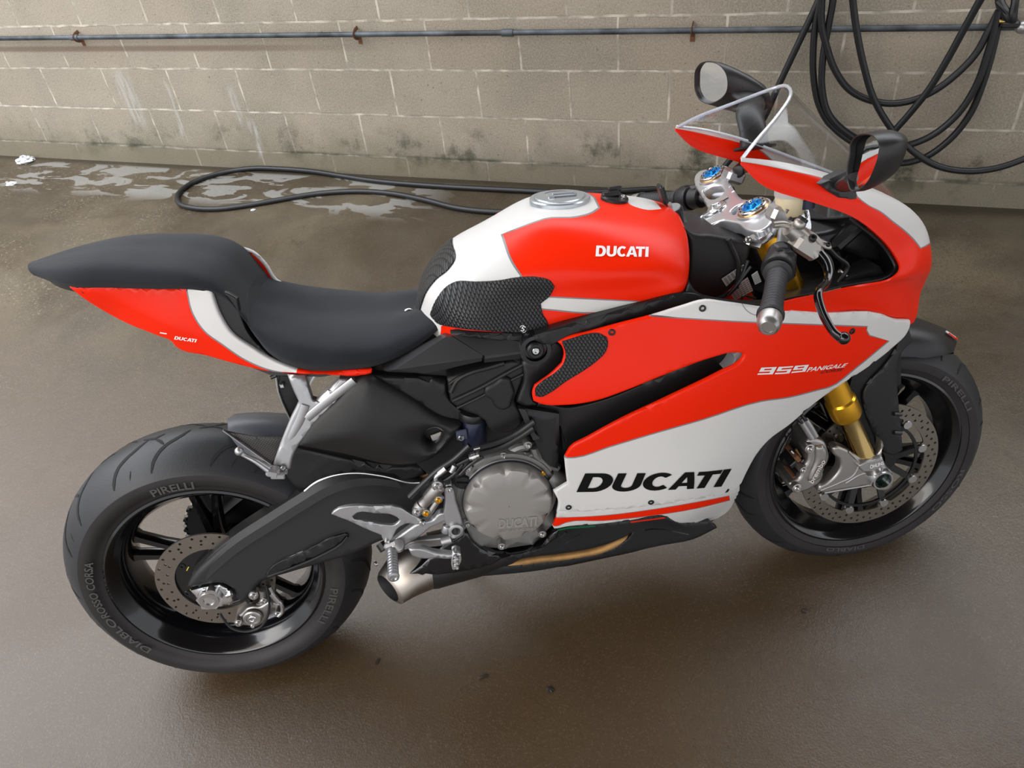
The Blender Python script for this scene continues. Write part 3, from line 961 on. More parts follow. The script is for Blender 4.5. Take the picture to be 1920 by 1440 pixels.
crumple('crumpled_paper', 48, 303, .042, .028, PAPER, 'largest crumpled white paper scrap on the floor by the wall, far left', 'paper', 'paper scraps', seed=3, sx=1.35)
crumple('crumpled_paper', 22, 345, .022, .010, PAPER, 'smaller crumpled white scrap on the floor below the large scrap, far left', 'paper', 'paper scraps', seed=5, sx=1.4)
crumple('crumpled_paper', 13, 342, .007, .004, PAPER, 'tiny white scrap touching the left of the smaller far-left scrap', 'paper', 'paper scraps', seed=15)
crumple('crumpled_paper', 535, 316, .020, .006, PAPER, 'flat white scrap of paper on top edge of the floor hose loop by the wall', 'paper', 'paper scraps', seed=8, sx=1.8, sy=.5)
crumple('crumpled_paper', 475, 394, .010, .004, PAPER, 'small white scrap of paper touching the lower side of the floor hose loop', 'paper', 'paper scraps', seed=9, sx=1.2)
crumple('dry_leaf', 636, 328, .016, .006, mat('tan_leaf', (.42, .27, .10), .7), 'curled tan dry leaf between the floor hose and the wall foot', 'leaf', seed=12, sx=1.5, sy=.5)
TWG = mat('wet_twig', (.018, .012, .008), .5)
def twig(px, py, l, a, lab, seed, n=2):
    rnd = random.Random(seed); p = PW(px, py, floor=True); g = G()
    for k in range(n):
        aa = a + k * 1.1; q = [(p.x + cos(aa) * l * t, p.y + sin(aa) * l * t, fz(p.x, p.y) + .0035 + rnd.uniform(-.001, .001)) for t in (-.5, -.1, .3, .5)]
        g.tube(q, [.001, .003, .0025, .001], TWG, 7, 3)
    tag(g.obj('twig'), lab, 'twig', 'twigs')


twig(906, 1270, .026, .7, 'single dark wet twig on the front floor below the belly of the motorcycle', 1, 1)
twig(1031, 1294, .018, .3, 'small forked dark twig on the front floor, right of the single straight twig', 2, 3)
twig(1508, 1146, .012, .2, 'dark round speck of debris on the floor below the front wheel', 3, 4)
twig(708, 1241, .016, 1.3, 'thin dark twig on the pale floor just right of the rear tyre foot', 4, 1)

# ================================================================== the motorcycle
BIKE = bpy.data.objects.new('motorcycle', None); COL.objects.link(BIKE)
mw = Matrix.Identity(4)
for i in range(3):
    for j in range(3): mw[i][j] = BM3[i][j]
    mw[i][3] = BO[i]
BIKE.matrix_world = mw
tag(BIKE, 'red and white sport motorcycle with black wheels leaning on the wet floor', 'motorcycle')
WB = 1.462          # front axle x
RCN = Vector((0, 0, .324)); FCN = Vector((WB, 0, .2995))
YA = Vector((0, 1, 0))


def tyre(C, R, w, drop, rim, name, parent, seed, grooves):
    """crowned road tyre: profile from bead to bead"""
    rim_w = w * .86
    prof = [(-rim_w + .004, rim - .006), (-rim_w, rim + .004), (-rim_w - .004, rim + .014), (-w * .985, rim + (R - drop - rim) * .45), (-w * 1.0, rim + (R - drop - rim) * .8), (-w * .985, R - drop + .001)]
    for k in range(15):
        t = -.97 + 1.94 * k / 14
        prof.append((w * t, R - drop * abs(t) ** 2.15))
    prof += [(-a, r) for a, r in prof[:6][::-1]]
    g = G(); N = 160
    e1 = Vector((1, 0, 0)); e2 = Vector((0, 0, 1))
    pt = lambda th, a, r: C + YA * a + (e1 * cos(th) + e2 * sin(th)) * r
    def strip(i0, i1, mt):
        g.grid([[pt(2 * pi * j / N, *prof[i]) for j in range(N)] for i in range(i0, i1 + 1)], mt, cv=True)
    n = len(prof); strip(0, 5, RUS); strip(5, n - 6, RUB); strip(n - 6, n - 1, RUS)
    g.grid([[pt(2 * pi * j / N, rim_w - .01, rim - .004) for j in range(N)], [pt(2 * pi * j / N, -rim_w + .01, rim - .004) for j in range(N)]], RUS, cv=True)
    # shade of the tread grooves painted as dark strips laid on the crown
    def surf(th, t, lift): 
        a = w * t; r = R - drop * abs(t) ** 2.15
        nrm = Vector((cos(th), 0, sin(th))) + YA * (2.15 * drop / w * abs(t) ** 1.15 * (1 if t > 0 else -1))
        return pt(th, a, r) + nrm.normalized() * lift
    def groove(path, wd):
        P = catmull(path, 4, auto=100); rows = []
        for i, (th, t) in enumerate(P):
            a = P[min(i + 1, len(P) - 1)] - P[max(i - 1, 0)]; a = np.array([a[0] * R, a[1] * w]); a /= np.linalg.norm(a) + 1e-9
            nn = np.array([-a[1] / R, a[0] / w]) * wd * min(1, .35 + min(i, len(P) - 1 - i) / 4)
            rows.append([surf(th + nn[0], t + nn[1], .0006), surf(th - nn[0], t - nn[1], .0006)])
        g.grid(rows, GRV)
    for base, sgn in grooves[0]:
        for path, wd in grooves[1]:
            groove([(base + a, sgn * b) for a, b in path], wd)
    o = g.obj(name, parent, 50)
    return o


def rim_mesh(C, w, r, parent, name, spokes, hub_w, phase, split, tip=.030):
    """cast wheel: barrel with two lips, pairs of spokes, hub"""
    g = G(); N = 128
    e1 = Vector((1, 0, 0)); e2 = Vector((0, 0, 1))
    prof = [(-w, r), (-w - .0035, r + .001), (-w - .005, r - .004), (-w - .002, r - .009), (-w + .008, r - .016), (-w + .016, r - .024), (-w + .030, r - .034), (-w * .25, r - .040), (w * .25, r - .040),
            (w - .030, r - .034), (w - .016, r - .024), (w - .008, r - .016), (w + .002, r - .009), (w + .005, r - .004), (w + .0035, r + .001), (w, r)]
    prof2 = [(w - .006, r - .006), (w - .02, r - .018), (w * .25, r - .030), (-w * .25, r - .030), (-w + .02, r - .018), (-w + .006, r - .006)]
    pts = prof + prof2
    g.grid([[C + YA * a + (e1 * cos(2 * pi * j / N) + e2 * sin(2 * pi * j / N)) * q for j in range(N)] for a, q in pts], GBK, cu=True, cv=True)
    R1 = r - .036
    for k in range(spokes):
        a0 = phase + 2 * pi * k / spokes
        for s in (-1, 1):
            th0 = a0 + s * .06; th1 = a0 + s * split
            p0 = C + (e1 * cos(th0) + e2 * sin(th0)) * .040; pm = C + (e1 * cos(a0 + s * split * .75) + e2 * sin(a0 + s * split * .75)) * (R1 * .55); p1 = C + (e1 * cos(th1) + e2 * sin(th1)) * (R1 + .004)
            d = (p1 - p0).normalized(); side = d.cross(YA)
            rows = []
            for t, (hw, hy, bow) in ((0, (.017, .022, 0)), (.3, (.0125, .017, .006)), (.6, (.0105, .014, .008)), (.9, (.012, .0125, .004)), (1, (.020, .016, 0))):
                p = (p0 * (1 - t) * (1 - t) + pm * 2 * t * (1 - t) + p1 * t * t)
                rows.append([p + side * x * hw + YA * y * hy for x, y in ((-.55, -1), (.55, -1), (1, -.2), (1, .6), (.5, 1), (-.5, 1), (-1, .6), (-1, -.2))])
            g.grid(rows, GBK, cv=True)
    g.lathe(C - YA * hub_w, YA, [(0, .020), (0, .036), (.006, .040), (hub_w * .5, .044), (hub_w, .047), (hub_w * 1.5, .044), (2 * hub_w - .006, .040), (2 * hub_w, .036), (2 * hub_w, .02)], GBK, 40)
    return g.obj(name, parent, 40)


def disc_mesh(C, y, R, r0, rows, parent, carrier=None, tabs=0, phase=0.):
    """drilled brake rotor; the holes go right through"""
    V = []; E = []; polys = []
    def circ(cx, cz, q, n): return [(cx + q * cos(2 * pi * i / n), cz + q * sin(2 * pi * i / n)) for i in range(n)]
    def scallop():
        o = []
        for i in range(220):
            t = 2 * pi * i / 220; q = r0
            if tabs:
                d = abs(((t - phase) * tabs / (2 * pi) + .5) % 1 - .5) * 2 * pi / tabs * r0
                q = r0 - .011 * max(0, 1 - (d / .015) ** 4)
            o.append((q * cos(t), q * sin(t)))
        return o
    out = circ(0, 0, R, 150); inner = scallop(); holes = []
    for rr, n, ph, hr in rows:
        for i in range(n):
            t = 2 * pi * i / n + ph; holes.append(circ(rr * cos(t), rr * sin(t), hr, 10))
    for P in [out, inner] + holes:
        k = len(V); V += [Vector(p) for p in P]; E += [(k + i, k + (i + 1) % len(P)) for i in range(len(P))]
    r = delaunay_2d_cdt(V, E, [], 0, 1e-7, True)
    HC = [(sum(p[0] for p in h) / len(h), sum(p[1] for p in h) / len(h)) for h in holes]; hr = rows[0][3]
    g = G(); F = []
    for f in r[2]:
        c = sum((r[0][i] for i in f), Vector((0, 0))) / 3; q = c.length
        if q > R or not (q > r0 or not inpoly((c.x, c.y), inner)): continue
        if inpoly((c.x, c.y), inner): continue
        if any((c.x - a) ** 2 + (c.y - b) ** 2 < hr * hr * .9 for a, b in HC): continue
        F.append(list(f))
    n = len(r[0]); th = .0045
    v = [Vector((C.x + p.x, y - th / 2, C.z + p.y)) for p in r[0]] + [Vector((C.x + p.x, y + th / 2, C.z + p.y)) for p in r[0]]
    FF = F + [[a + n for a in f][::-1] for f in F]
    cnt = {(a, b) for f in F for a, b in zip(f, f[1:] + f[:1])}
    FF += [[b, a, a + n, b + n] for a, b in cnt if (b, a) not in cnt]
    g.add(v, FF, DSC)
    return g, g.obj('brake_disc', parent, 30)


def sidewall_text(C, y, r, deg, span, h, txt, parent):
    """raised lettering running clockwise round a tyre sidewall"""
    V, F = fontword(txt, bold=.02); g = G(); vs = []
    for u, v in V:
        t = radians(deg) + span * (.5 - u); q = r + h * v
        vs.append(C + Vector((cos(t) * q, y, sin(t) * q)))
    FF = [f if (vs[f[1]] - vs[f[0]]).cross(vs[f[2]] - vs[f[0]]).y < 0 else f[::-1] for f in F]
    g.add(vs, FF, TYT); return g.obj('tyre_lettering', parent)


# ---- rear wheel
RP = [([(0.00, .02), (.05, .22), (.14, .42), (.21, .66), (.24, .86)], .0034), ([(.26, .10), (.34, .30), (.46, .52), (.52, .74), (.54, .86)], .0034),
      ([(.16, .02), (.22, .12), (.30, .02)], .0032), ([(.22, .12), (.17, .28), (.15, .36)], .0032), ([(.38, .70), (.40, .84)], .0012)]
nR = 9
GRV_R = ([(2 * pi * k / nR + .35 * (s > 0) + .08, s) for k in range(nR) for s in (-1, 1)], RP)
rw = rim_mesh(RCN, .0745, .2250, BIKE, 'rear_wheel', 5, .060, radians(159), .14)
tyre(RCN, .324, .090, .055, .2262, 'tyre', rw, 1, GRV_R)
yd = -.082
dg, dr = disc_mesh(RCN, yd, .1225, .083, [(.115, 26, 0, .0030), (.106, 13, .1, .0030), (.097, 26, .12, .0030)], rw)
g = G()
g.lathe(RCN + YA * (yd + .003), YA, [(0, .036), (0, .088), (.006, .090), (.010, .088), (.010, .036)], GBK, 60)
for k in range(6):
    a = 2 * pi * k / 6 + .35; p = RCN + Vector((cos(a) * .074, yd + .002, sin(a) * .074)); g.bolt(p, (0, -1, 0), .007, BLK)
    g.box(p + Vector((cos(a) * -.012, -.001, sin(a) * -.012)), (.002, .001, .012), YEL, Matrix.Rotation(-a, 3, 'Y'), .0004)
g.obj('disc_carrier', dr)
# sprocket and chain on the far side
g = G(); ro = []
for i in range(43 * 4):
    t = 2 * pi * i / (43 * 4); ro.append((.103 + (.004 if i % 4 in (0, 1) else -.002), t))
g.grid([[RCN + Vector((q * cos(t), .098, q * sin(t))) for q, t in ro], [RCN + Vector((q * cos(t), .104, q * sin(t))) for q, t in ro], [RCN + Vector((.06 * cos(t), .104, .06 * sin(t))) for q, t in ro], [RCN + Vector((.06 * cos(t), .098, .06 * sin(t))) for q, t in ro]], BLK, cu=True, cv=True)
for i in range(46):
    t = 2 * pi * i / 46; p = RCN + Vector((.106 * cos(t), .094, .106 * sin(t)))
    g.cyl(p, p + YA * .017, .0045, BOLT if i % 2 else BLK, n=8)
g.obj('rear_sprocket', rw)

# ---- front wheel
FP = [([(0, .03), (.05, .24), (.12, .46), (.16, .74), (.17, .88)], .0028), ([(.22, .05), (.30, .3), (.36, .55), (.37, .8)], .0028), ([(.12, .02), (.16, .10), (.22, .02)], .0026)]
nF = 10
GRV_F = ([(2 * pi * k / nF + .3 * (s > 0), s) for k in range(nF) for s in (-1, 1)], FP)
fw = rim_mesh(FCN, .0480, .2250, BIKE, 'front_wheel', 5, .040, radians(199), .13)
tyre(FCN, .2995, .060, .042, .2262, 'tyre', fw, 2, GRV_F)
for sg in (-1, 1):
    yd = sg * .066
    dg, do = disc_mesh(FCN, yd, .160, .128, [(.153, 30, 0, .0032), (.146, 30, .1, .0032), (.138, 30, .2, .0032)], fw, tabs=9, phase=.2)
    g = G()
    for k in range(9):
        a = .2 + 2 * pi * k / 9; p = FCN + Vector((cos(a) * .1215, yd - sg * 0, sin(a) * .1215))
        g.lathe(p - YA * .006 * 1, YA, [(0, .0045), (0, .0095), (.002, .0105), (.010, .0105), (.012, .0095), (.012, .0045)], BOLT, 16)
        for r0, r1, wd in ((.118, .060, .007),):
            e = Vector((cos(a), 0, sin(a))); sd = e.cross(YA)
            b2 = a + (.16 if k % 3 else -.1); e2_ = Vector((cos(b2), 0, sin(b2)))
            p0 = FCN + e * r0 + YA * yd; p1 = FCN + e2_ * r1 + YA * (yd - sg * .008)
            g.grid([[p0 + sd * x * wd + YA * y * .003 for x, y in ((-1, -1), (1, -1), (1, 1), (-1, 1))], [p1 + sd * x * wd * 1.1 + YA * y * .003 for x, y in ((-1, -1), (1, -1), (1, 1), (-1, 1))]], BLK, cv=True)
    g.lathe(FCN + YA * (yd - sg * .008) - YA * .003, YA, [(0, .040), (0, .066), (.006, .066), (.006, .040)], BLK, 50, caps=False)
    g.lathe(FCN + YA * yd - YA * .002, YA, [(0, .106), (0, .113), (.004, .113), (.004, .106)], BLK, 60, caps=False)
    g.obj('disc_carrier', do)

for dg_, sp_, t_ in ((205, .50, 'DIABLO'), (172, .62, 'ROSSO CORSA'), (330, .42, 'PIRELLI'), (92, .34, 'PIRELLI')):
    sidewall_text(RCN, -.0908, .2395, dg_, sp_, .017, t_, rw)
for dg_, sp_, t_ in ((38, .50, 'PIRELLI'), (262, .40, 'DIABLO'), (330, .5, 'ROSSO')):
    sidewall_text(FCN, -.0608, .2395, dg_, sp_, .012, t_, fw)

# ------------------------------------------------------------------ bodywork surfaces
def full(rows):
    """mirror each half row (right edge .. centre) to a full row"""
    return [r + [(x, -y, z) for x, y, z in r[:-1][::-1]] for r in rows]


TK = Loft(full([
    [(.562, -.105, .800), (.547, -.088, .812), (.534, -.060, .820), (.526, -.025, .822), (.524, 0, .822)],
    [(.600, -.150, .820), (.582, -.128, .853), (.564, -.090, .875), (.554, -.045, .882), (.552, 0, .884)],
    [(.655, -.162, .820), (.636, -.150, .866), (.622, -.118, .905), (.608, -.062, .928), (.603, 0, .934)],
    [(.730, -.164, .806), (.716, -.156, .868), (.702, -.146, .918), (.690, -.085, .953), (.685, 0, .964)],
    [(.800, -.168, .808), (.796, -.169, .868), (.788, -.164, .922), (.778, -.102, .978), (.770, 0, .992)],
    [(.870, -.172, .814), (.870, -.178, .866), (.862, -.178, .914), (.852, -.112, .974), (.845, 0, .992)],
    [(.940, -.176, .820), (.942, -.185, .864), (.938, -.181, .908), (.932, -.112, .958), (.930, 0, .980)],
    [(.990, -.178, .830), (.997, -.188, .864), (.998, -.168, .902), (.998, -.104, .942), (1.00, 0, .962)],
    [(1.006, -.166, .845), (1.014, -.168, .866), (1.024, -.150, .895), (1.036, -.095, .925), (1.045, 0, .940)],
    [(.996, -.140, .845), (1.000, -.140, .862), (1.014, -.125, .885), (1.026, -.080, .912), (1.035, 0, .925)]]))


def pickchain(S, P, sm=5, auto=50):
    return [S.pick(a, b) for a, b in (catmull(P, sm, False, auto) if sm > 1 else P)]


def mir(c, n=8): return c + [(u, n - v) for u, v in c[::-1]]


wc = pickchain(TK, [(827, 611), (870, 602), (950, 565), (977, 517), (961, 493), (940.8, 439.4), (1008, 414.5), (1022.5, 410), (1080.8, 406.4), (1110, 398.5), (1127, 387)])
wc[-1] = (wc[-1][0], 4.0)
wmain = mir([(0, 0)] + wc)
stripe = pickchain(TK, [(1000, 556), (1100, 561), (1222, 566)], 4) + pickchain(TK, [(1168, 582), (1139, 585), (1000, 578)], 3)
fp1 = pickchain(TK, [(1176, 381), (1191.7, 388), (1215, 393.5), (1240, 392)], 3); fp1[0] = (fp1[0][0], 4.0)
wfront = mir(fp1)
def line_region(chain, w): return ribbon(chain, w)
tregs = [(wmain, WHT), (stripe, WHT), ([(u, 8 - v) for u, v in stripe], WHT), (wfront, WHT)]
ch2 = wc[8:]
for C_ in (wc[6:], pickchain(TK, [(1011, 579), (1139, 586), (1200, 573)], 4), pickchain(TK, [(1011, 556), (1215, 566)], 6)):
    rb = ribbon(C_, .022); tregs += [(rb, GRY), ([(u, 8 - v) for u, v in rb], GRY)]
e_ = 1e-3
tank = panel('fuel_tank', TK, [(e_, e_), (9 - e_, e_), (9 - e_, 8 - e_), (e_, 8 - e_)], RED, BIKE, regions=tregs, uv=True, sm=1, step=.011, roll=0, thick=.004, ang=60)
cpc = pickchain(TK, [(853, 470), (855, 482), (842, 505), (818, 525), (800, 549), (790, 576)], 4)
cpc = [(cpc[0][0] - .0, 4.0)] + cpc + [(0.05, cpc[-1][1])]
panel('grip_pad', TK, mir(cpc), PAD, tank, uv=True, sm=1, step=.008, roll=.002, thick=.002, lift=.0028)
gp = [(806.7, 589.6), (818, 563), (838.7, 537), (856, 528), (891, 528), (935, 525.4), (970, 519.6), (1011, 519.6), (1031, 525.4), (1040, 537), (1031, 554.6), (1014, 569), (1017, 587), (1027, 607), (1025, 618), (1002, 623), (964, 623.5), (906, 620), (847.5, 613), (821, 606)]
guv = [TK.pick(*q) for q in catmull(gp, 4, True, 50)]
panel('grip_pad', TK, guv, PAD, tank, uv=True, sm=1, step=.008, roll=.0022, thick=.002, lift=.003)
panel('grip_pad', TK, [(u, 8 - v) for u, v in guv], PAD, tank, uv=True, sm=1, step=.014, roll=.0022, thick=.002, lift=.003)
text_decal('tank_lettering', TK, 'DUCATI', [(1116.5, 481), (1215, 482), (1216, 463.5), (1118, 461)], WTX, tank, gap=.05)
# small squiggle mark on the pad
decal('pad_mark', TK, [(ribbon(catmull([(975.5, 617.5), (979, 619), (982, 616), (978, 613.5), (981, 610.5), (985, 612)], 4, False, 180), .9), []),
                       (ribbon(catmull([(974, 612), (977, 609), (982, 608.5)], 3, False, 180), .5), []), (ribbon(catmull([(979, 622), (983, 621), (985.5, 618)], 3, False, 180), .5), [])], WTX, tank, lift=.0062)
# fuel cap
cu_, cv_ = TK.pick(1056, 382); cv_ = 4.0
cp = TK.at(cu_, cv_); cn = normal_at(TK, cu_, cv_); cn = cn if cn.z > 0 else -cn
g = G()
g.lathe(cp + cn * .001, cn, [(-.006, .057), (.0015, .057), (.004, .055), (.004, .049), (.0028, .0485), (.0028, .0475), (.0045, .047), (.006, .045), (.006, .001)], CAPM, 64)
for k in range(0): pass
e1 = (Vector((1, 0, 0)) - cn * cn.x).normalized(); e2 = cn.cross(e1)
Rm = Matrix((e1, e2, cn)).transposed()
g.box(cp + cn * .0075 + e1 * .010 + e2 * .012, (.046, .012, .004), CAPM, Rm, .0015)
g.box(cp + cn * .0075 - e1 * .018 - e2 * .002, (.012, .030, .004), CAPM, Rm, .0015)
g.box(cp + cn * .0085 + e1 * .004 - e2 * .012, (.052, .003, .003), GRY, Rm, .001)
g.box(cp + cn * .0085 + e1 * .030 + e2 * .004, (.003, .018, .003), GRY, Rm, .001)
g.tube([cp + cn * .007 + e1 * .034 * cos(a) + e2 * .034 * sin(a) for a in np.linspace(.4, 2.4, 9)], .0016, GRY, 6, 2)
g.obj('fuel_cap', tank)
# black bracket at the tank front
def tkp(px, py):
    u, v = TK.pick(px, py); return TK.at(u, v), normal_at(TK, u, v)
p, nn = tkp(1152, 374); nn = nn if nn.z > 0 else -nn
g = G(); g.lathe(p, nn, [(-.004, .026), (.004, .026), (.007, .023), (.007, .001)], BLK, 30)
g.box(p + Vector((-.006, 0, .011)), (.034, .016, .010), BLK, bev=.003); g.box(p + Vector((.004, .008, .017)), (.026, .008, .010), BLK, bev=.002)
g.bolt(p + Vector((.014, -.01, .008)), (0, 0, 1), .004)
g.obj('tank_bracket', tank)

# ------------------------------------------------------------------ seats
SE = Loft(full([
    [(.246, -.124, .872), (.240, -.124, .892), (.234, -.108, .904), (.226, -.055, .905), (.222, 0, .903)],
    [(.266, -.136, .838), (.266, -.143, .860), (.267, -.128, .880), (.268, -.068, .886), (.268, 0, .878)],
    [(.305, -.141, .806), (.310, -.153, .828), (.316, -.142, .855), (.325, -.078, .864), (.33, 0, .856)],
    [(.375, -.145, .790), (.378, -.156, .811), (.385, -.145, .834), (.392, -.080, .846), (.40, 0, .840)],
    [(.445, -.141, .785), (.446, -.148, .802), (.450, -.134, .822), (.455, -.075, .836), (.46, 0, .832)],
    [(.515, -.124, .798), (.515, -.124, .812), (.516, -.106, .828), (.518, -.060, .838), (.52, 0, .830)],
    [(.580, -.104, .828), (.575, -.100, .834), (.568, -.082, .840), (.560, -.040, .843), (.555, 0, .838)]]))
def loftobj(name, S, mt, parent, nu=60, nv=60, cap=True, ang=60):
    g = G(); R_ = [[S.at((S.nu - 1) * i / nu, (S.nv - 1) * j / nv) for j in range(nv + 1)] for i in range(nu + 1)]
    g.grid(R_, mt)
    g.grid([[r[0], r[0] * .5 + r[-1] * .5 + Vector((0, 0, -.004)), r[-1]] for r in R_], mt, flip=True)
    mid = S.at((S.nu - 1) / 2, (S.nv - 1) / 2)
    for row, fl in ((R_[0], 1), (R_[-1], 0)):
        c = sum(row, Vector((0, 0, 0))) / len(row); c = c + Vector(((mid.x - c.x) * .05, 0, -.004)); k = len(g.v); g.v += list(row) + [c]; n = len(row)
        for i in range(n - 1): g.f.append([k + i, k + i + 1, k + n][::-1 if fl else 1]); g.m.append(0)
        g.f.append([k + n - 1, k, k + n][::-1 if fl else 1]); g.m.append(0)
    o = g.obj(name, parent, ang)
    return o
seat = loftobj('rider_seat', SE, SUE, BIKE)
PS = Loft(full([
    [(-.116, -.034, 1.016), (-.122, -.030, 1.023), (-.127, -.020, 1.028), (-.131, -.008, 1.030), (-.132, 0, 1.030)],
    [(-.046, -.078, .999), (-.052, -.082, 1.014), (-.058, -.068, 1.030), (-.064, -.035, 1.036), (-.066, 0, 1.036)],
    [(.030, -.098, .991), (.026, -.104, 1.010), (.020, -.088, 1.030), (.015, -.045, 1.037), (.015, 0, 1.037)],
    [(.105, -.110, .980), (.102, -.116, .998), (.096, -.100, 1.018), (.090, -.050, 1.026), (.09, 0, 1.026)],
    [(.172, -.116, .969), (.170, -.121, .984), (.165, -.105, 1.001), (.160, -.055, 1.008), (.158, 0, 1.008)],
    [(.214, -.118, .946), (.212, -.120, .958), (.208, -.104, .972), (.206, -.052, .978), (.205, 0, .978)],
    [(.240, -.120, .890), (.240, -.116, .902), (.236, -.098, .912), (.230, -.045, .920), (.228, 0, .920)]]))
pill = loftobj('passenger_seat', PS, SUE, BIKE)
g = G()   # lip and tail light under the rear tip
rows = []
for t in np.linspace(-1, 1, 17):
    y = t * .085; xb = -.118 + .085 * abs(t) ** 1.8
    rows.append([(xb + .004, y, 1.017 - .018 * abs(t)), (xb + .010, y, 1.003 - .018 * abs(t)), (xb + .035, y * .95, .994 - .016 * abs(t)), (xb + .07, y * .9, 1.005)])
g.grid(rows, BLK); g.obj('tail_lip', BIKE)

# ------------------------------------------------------------------ tail side
TS = Height([(-.05, 1.0, .080), (-.016, .984, .086), (.10, .985, .108), (.20, .965, .122), (.23, .90, .128), (.28, .83, .138), (.30, .785, .142), (.25, .785, .126), (.15, .838, .104), (.04, .93, .086), (.1, .91, .104), (.44, .775, .150), (.36, .77, .148), (0, .93, .07), (.2, .86, .122)], smooth=1e-4)
def ts_extra(x, z):
    d = z - (1.0 - .62 * (x + .04)); f = max(0, min(1, (.19 - x) / .06))
    return -.18 * max(0, d) * f
TS.extra = ts_extra
tout = [(125, 536.5), (240, 538), (352, 541), (395.5, 546), (410, 587.7), (432, 624), (472, 653), (501, 671.6), (554, 694), (697, 694.5), (697, 701), (683, 704.5), (600, 703.5), (552, 702), (501, 697.5), (461, 688.5), (388, 668.5), (328, 650.5), (321, 642), (293, 630), (235, 606.5), (187.6, 580.8), (154.8, 560)]
tw = [(348, 538), (396, 538), (410.5, 587.5), (433, 623.5), (473, 652), (502, 671), (556, 694), (556, 699), (508, 694), (461, 675.5), (417, 646.5), (381, 619), (361, 588)]
trib = ribbon(catmull([(349, 538), (361.5, 588), (381.5, 619), (417.5, 646.5), (461, 675.5), (508.5, 694.5), (530, 699)], 5, False, 90), 1.3)
tail = panel('tail_fairing', TS, tout, RED, BIKE, regions=[(tw, WHT), (trib, GRY)], step=.010, roll=.004, thick=.004, auto=38, mirror=True)
text_decal('tail_lettering', TS, 'DUCATI', [(327, 635.5), (367.5, 641.5), (370, 635.5), (329, 629.5)], WTX, tail, gap=.05)
decal('tail_mark', TS, [([(300, 624), (313, 626.3), (313.5, 624.2), (301, 622)], [])], WTX, tail)
# black trim between the white flash and the seat
TI = TS.shifted(-.008)
panel('tail_trim', TI, [(393, 544), (425, 550), (444, 560), (450, 590), (463, 622), (499, 662), (556, 697), (500, 676), (470, 658), (428, 628), (405, 590)], BLK, BIKE, step=.012, roll=.003, thick=.006, auto=40, back=RED, mirror=True)
# undertray closing the tail from below
g = G()
UT = [(-.030, .066, .975), (.03, .078, .925), (.10, .088, .875), (.17, .098, .835), (.25, .118, .79), (.34, .13, .775), (.43, .12, .770)]
g.grid([[(x, -w, z), (x, 0, z + .004), (x, w, z)] for x, w, z in UT], BLK)
g.grid([[(x, -w, z), (x, -w + .004, z + .022)] for x, w, z in UT], BLK); g.grid([[(x, w, z), (x, w - .004, z + .022)] for x, w, z in UT], BLK)
g.obj('undertray', BIKE)

# far shoulder of the tail, seen past the seat: white edge, red inner face
wing = [(.150, .979), (.190, .968), (.222, .954), (.240, .925), (.251, .890), (.268, .873), (.285, .850), (.25, .850), (.20, .900), (.15, .945)]
wo = panel('tail_wing', Plane(.112), wing, RED, tail, uv=True, sm=2, step=.012, roll=.001, thick=.005, back=WHT, flip=1)
g = G(); g.tube([(x, .115, z + .001) for x, z in wing[:7]], .0042, WHT, 10, 4); g.obj('wing_edge', wo)
g = G(); g.tube([L(776, 583, y=-.02), L(766, 580, y=-.02), L(760, 583, y=-.02), L(764, 588, y=-.02)], .0022, BOLT, 8, 4); g.obj('seat_loop', seat)

# ------------------------------------------------------------------ side fairing
FS = Height([(.70, .38, .186), (.72, .60, .200), (.78, .775, .200), (.80, .72, .212), (.95, .80, .224), (1.08, .84, .234), (1.2, .845, .226), (1.35, .82, .196), (1.5, .765, .150), (1.0, .66, .238), (1.2, .68, .218), (1.35, .66, .182),
             (1.45, .66, .152), (1.0, .45, .214), (1.15, .48, .184), (1.1, .34, .158), (.9, .34, .186), (.75, .33, .178), (1.3, .54, .158), (.85, .50, .208), (1.0, .56, .226), (.6, .6, .19), (1.2, .40, .140)], smooth=2e-4)
def fs_extra(x, z):
    # pressed crease below the upper edge and a soft swelling round the air outlet
    r = 0
    d = z - (.800 + .06 * (x - .85)); r += -.006 / (1 + math.exp(-d / .006)) * (1 if x < 1.3 else max(0, 1 - (x - 1.3) / .1))
    return r

fout = [(1045, 642), (1061, 634), (1100, 624), (1159, 608), (1224, 591.5), (1278, 575), (1324, 563), (1360, 567), (1391.7, 571.5), (1430, 577), (1464, 580), (1546, 588), (1658, 590.5), (1679, 599), (1709, 601.5), (1707.5, 612.5), (1700, 628), (1680, 648), (1630, 688), (1580, 720.5), (1530, 755.5), (1480, 798), (1442, 826), (1417.5, 856), (1402, 884), (1389, 912),
        (1372, 922), (1306, 937.5), (1218.7, 950.5), (1131, 959), (1044.5, 962.5), (1047, 942), (1038, 922.5), (1063.4, 907), (1061, 887.5), (1058, 859), (1069, 840.6), (1102, 821.7), (1169.6, 785), (1223.8, 759.4), (1278, 733.7), (1332, 708), (1359, 694.4), (1381, 683.6), (1394, 671), (1396, 664), (1383.6, 662), (1332, 672.7), (1278, 691.7), (1224, 713), (1169.6, 735), (1115.4, 753), (1061, 760.7), (1012.5, 758), (1000, 752.6), (997.6, 737.7), (1001.7, 724), (1034, 700), (1053, 681), (1057, 662), (1052, 648)]
wtop = [(1218, 592.5), (1280, 568), (1324, 556), (1470, 572), (1660, 585), (1715, 590), (1720, 620), (1685, 660), (1540, 760), (1400, 900), (1380, 940), (1030, 980), (1020, 900), (1050, 857.5), (1077.5, 858), (1142.5, 838), (1223.8, 813.5), (1318.5, 786.5), (1427, 752.6), (1480, 745), (1535, 731), (1555, 726), (1605, 690), (1667, 639), (1630, 629), (1624.5, 619), (1627, 612), (1465, 606), (1424, 604.5)]
